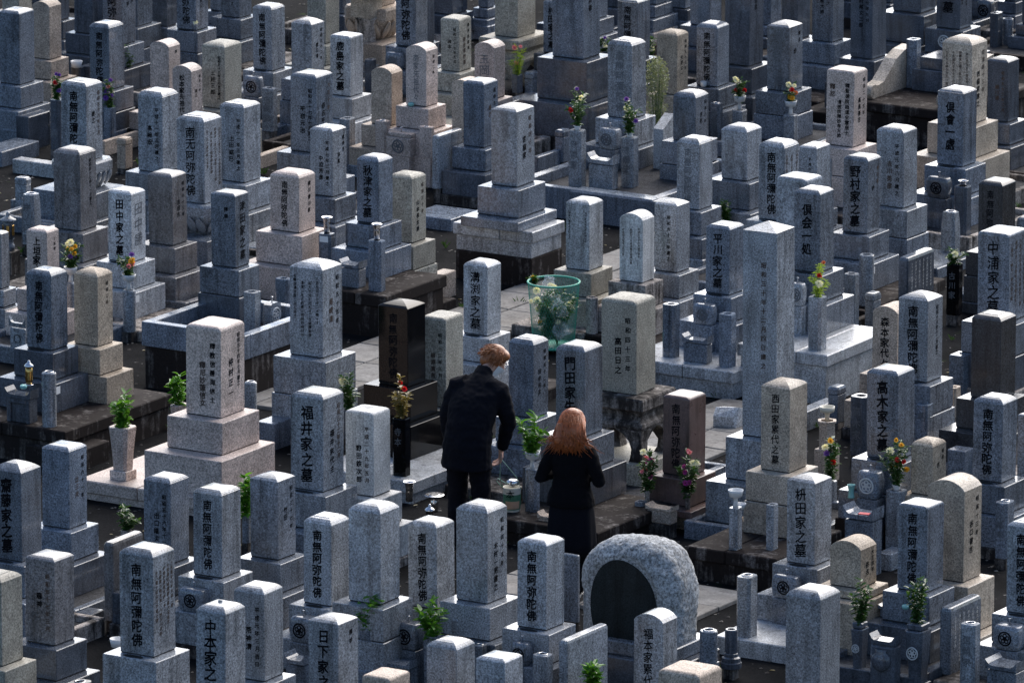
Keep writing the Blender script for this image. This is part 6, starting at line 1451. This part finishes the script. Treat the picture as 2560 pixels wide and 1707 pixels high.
def woman():
    loc = WOMAN; rz = R(14)
    hc = Vector((.0, .035, 1.455)); M = Matrix.Rotation(R(-12), 3, 'Z') @ Matrix.Rotation(R(-16), 3, 'X')
    P = head_parts(hc, M, .95)
    P.append(tube([(0, -.005, 1.26), (0, .005, 1.33), (0, .025, 1.40)], [.05, .046, .046], 12))
    P.append(body_tube([((0, 0, .74), .155, .11), ((0, 0, .86), .16, .115), ((0, 0, .98), .12, .095), ((0, .01, 1.10), .135, .105), ((0, 0, 1.22), .145, .10), ((0, 0, 1.29), .085, .07)]))
    for e in (-1, 1):
        P.append(tube([(e * .08, 0, .8), (e * .08, .01, .62), (e * .075, .015, .44), (e * .075, -.01, .28), (e * .07, -.02, .09)], [.085, .07, .05, .047, .03], 12))
        P.append(tube([(e * .07, -.05, .04), (e * .072, .04, .035), (e * .078, .15, .028)], [(.03, .03), (.036, .03), (.03, .02)], 10))
    arms = []
    for e in (-1, 1):
        a = [(e * .145, .0, 1.25), (e * .205, -.03, 1.12), (e * .245, -.045, 1.02), (e * .17, .10, 1.02), (e * .085, .215, 1.045)]
        arms.append(a); P.append(tube(a, [.046, .040, .036, .031, .023], 12))
        P += hand(a[-1], (-e * .45, .75, .3), (-e, -.3, .2), e, 1.0)
    person = remesh('person', P, .006, 'skin', None, 2, loc, (0, 0, rz))
    tag(person, 'person with long auburn hair in black jacket and skirt, seen from behind', 'person')
    J = [body_tube([((0, -.012, .80), .205, .155), ((0, -.01, .86), .195, .15), ((0, -.005, .95), .158, .125), ((0, 0, 1.02), .15, .118), ((0, .005, 1.12), .165, .125), ((0, 0, 1.21), .172, .12), ((0, -.002, 1.275), .13, .09), ((0, .0, 1.32), .065, .06)])]
    for a in arms:
        J.append(tube([tuple(Vector(a[0]) * .8 + Vector((0, 0, .24)))] + a[:4] + [tuple(Vector(a[3]).lerp(Vector(a[4]), .7))], [.055, .062, .056, .056, .046, .042], 14))
    remesh('jacket', J, .008, 'black_knit', person, 3, wrinkle=.008)
    n = 40; rs = []
    for z, a, b2 in ((.40, .205, .165), (.5, .20, .16), (.62, .195, .155), (.75, .185, .145), (.86, .165, .125), (.95, .13, .10)):
        rs.append([((a + .010 * math.sin(j * 6.28318 * 9 / n) * (1 - (z - .4) / .6)) * math.cos(6.28318 * j / n), (b2 + .010 * math.sin(j * 6.28318 * 9 / n) * (1 - (z - .4) / .6)) * math.sin(6.28318 * j / n), z) for j in range(n)])
    link('skirt', make_mesh('skirt', *loft(rs), 'black_cloth', True), person)
    for e in (-1, 1):
        remesh('stocking', [tube([(e * .08, .01, .62), (e * .075, .015, .44), (e * .075, -.01, .28), (e * .07, -.02, .08)], [.074, .054, .051, .035], 12)], .006, 'black_knit', person, 2)
        remesh('shoe', [tube([(e * .07, -.075, .03), (e * .071, -.02, .045), (e * .074, .06, .04), (e * .078, .16, .026), (e * .079, .19, .02)], [(.03, .028), (.035, .04), (.038, .034), (.034, .024), (.018, .012)], 12)], .006, 'shoe', person, 2)
    T = lambda p: tuple(hc + M @ Vector(p))
    r = random.Random(8)
    cap = [ell(T((0, -.014, .018)), (.104, .112, .112), 14, M), ell(T((0, -.05, -.06)), (.118, .078, .12), 12, M),
           tube([T((0, -.05, .0)), (0, -.045, 1.37), (0, -.068, 1.335), (0, -.08, 1.305)], [(.10, .07), (.122, .064), (.125, .048), (.115, .022)], 16)]
    hair = remesh('hair', cap, .006, 'hair_auburn', person, 2, wrinkle=.006)
    st = MB()
    for k in range(900):
        a = r.uniform(math.pi * .92, math.pi * 2.08) if r.random() < .85 else r.uniform(0, 6.28)
        e = r.uniform(-.2, 1.45)
        d0 = Vector((math.cos(a) * math.cos(e), math.sin(a) * math.cos(e), math.sin(e)))
        b = Vector(T((d0.x * .104, d0.y * .110 - .014, d0.z * .110 + .018)))
        sx = b.x / .09; end_z = r.uniform(1.25, 1.37)
        wide = r.random() < .16; fan = r.uniform(1.2, 1.75) if wide else r.uniform(.75, 1.15)
        mid = Vector((b.x * 1.18 + r.uniform(-.015, .015), min(b.y, -.02) * 1.0 - .035, 1.385 + r.uniform(-.02, .02)))
        low = Vector((b.x * fan * .9 + r.uniform(-.04, .04), -.085 - r.uniform(0, .06) + abs(b.x) * .5, (1.385 + end_z) / 2))
        end = Vector((b.x * fan * (1.5 if wide else 1.1) + r.uniform(-.05, .05), -.10 - r.uniform(-.03, .05) + abs(b.x) * .5, end_z - abs(b.x) * .2 + r.uniform(-.03, .02)))
        st.add(tube([b, mid, low, end], [.004, .006, .0045, .0008], 4))
    link('hair_locks', make_mesh('hair_locks', st.v, st.f, 'hair_auburn', True), hair)['kind'] = 'stuff'
woman()
def bucket(x, y, z, grip):
    root = empty('water_bucket', (x, y, z), R(20)); tag(root, 'wooden-look water bucket with green label and rope handle beside the stooping person', 'bucket')
    link('bucket_body', make_mesh('bucket_body', *lathe([(.066, 0), (.068, .003), (.076, .20), (.078, .205), (.072, .205), (.064, .02)], 28), 'bucket_body', True), root)
    def band(name, z0, z1, mat, grow, a0=0, a1=6.28318, n=28):
        rs = [[((.0668 + .047 * zz + grow) * math.cos(a0 + (a1 - a0) * j / n), (.0668 + .047 * zz + grow) * math.sin(a0 + (a1 - a0) * j / n), zz) for j in range(n + 1)] for zz in (z0, z1)]
        return link(name, make_mesh(name, *loft(rs, False, False, False), mat, True), root)
    band('label', .02, .15, 'bucket_label', .0015)
    band('label_panel', .03, .095, 'bucket_tan', .0028, -2.2, -.4)
    mb = MB(); vs, fs = glyph('本', 0)
    pts = [(a * .075, -.0805, .155 + b2 * .075) for a, b2 in vs]
    mb.add((pts, fs)); link('inscription', make_mesh('inscription', mb.v, mb.f, 'ink'), root)
    link('dipper_cup', make_mesh('dipper_cup', *lathe([(.035, 0), (.05, .012), (.054, .05), (.03, .062), (.008, .066)], 18), 'steel', True), root, (.005, .005, .205))
    q = Matrix.Rotation(-R(20), 4, 'Z') @ (Vector(grip) - Vector((x, y, z)))
    m = MB()
    for e in (-1, 1):
        s = Vector((e * .077, 0, .19))
        m.add(tube([s, s.lerp(q, .35) + Vector((e * .02, 0, .01)), s.lerp(q, .75) + Vector((e * .008, 0, .005)), q], .004, 6))
    m.add(tube([(-.077, 0, .19), (-.13, -.01, .25), (-.115, -.02, .275), (-.05, -.01, .235), (.02, 0, .21)], .004, 6))
    link('rope_handle', make_mesh('rope_handle', m.v, m.f, 'rope', True), root)
bucket(BUCKET[0], BUCKET[1], BUCKET[2], GRIP)
# orchid sprays beside the reddish-brown stone
for k, (p, lab) in enumerate(ORCHIDS):
    bouquet(p, 'wkmkmG' if k == 0 else 'kwmmG', .36, .16, lab, 700 + k)
    o = link('steel_vase', make_mesh('steel_vase', *lathe([(.022, -p[2] + .1), (.02, -.02), (.028, .02), (.024, .02), (.016, -.05)], 14), 'ks', True), None, p)
    tag(o, ('slim weathered vase on the left' if k == 0 else 'slim weathered vase on the right') + ' of the reddish-brown pillar', 'vase')
bpy.data.objects.remove(fo)
for o_ in PENDING: COL.objects.link(o_)
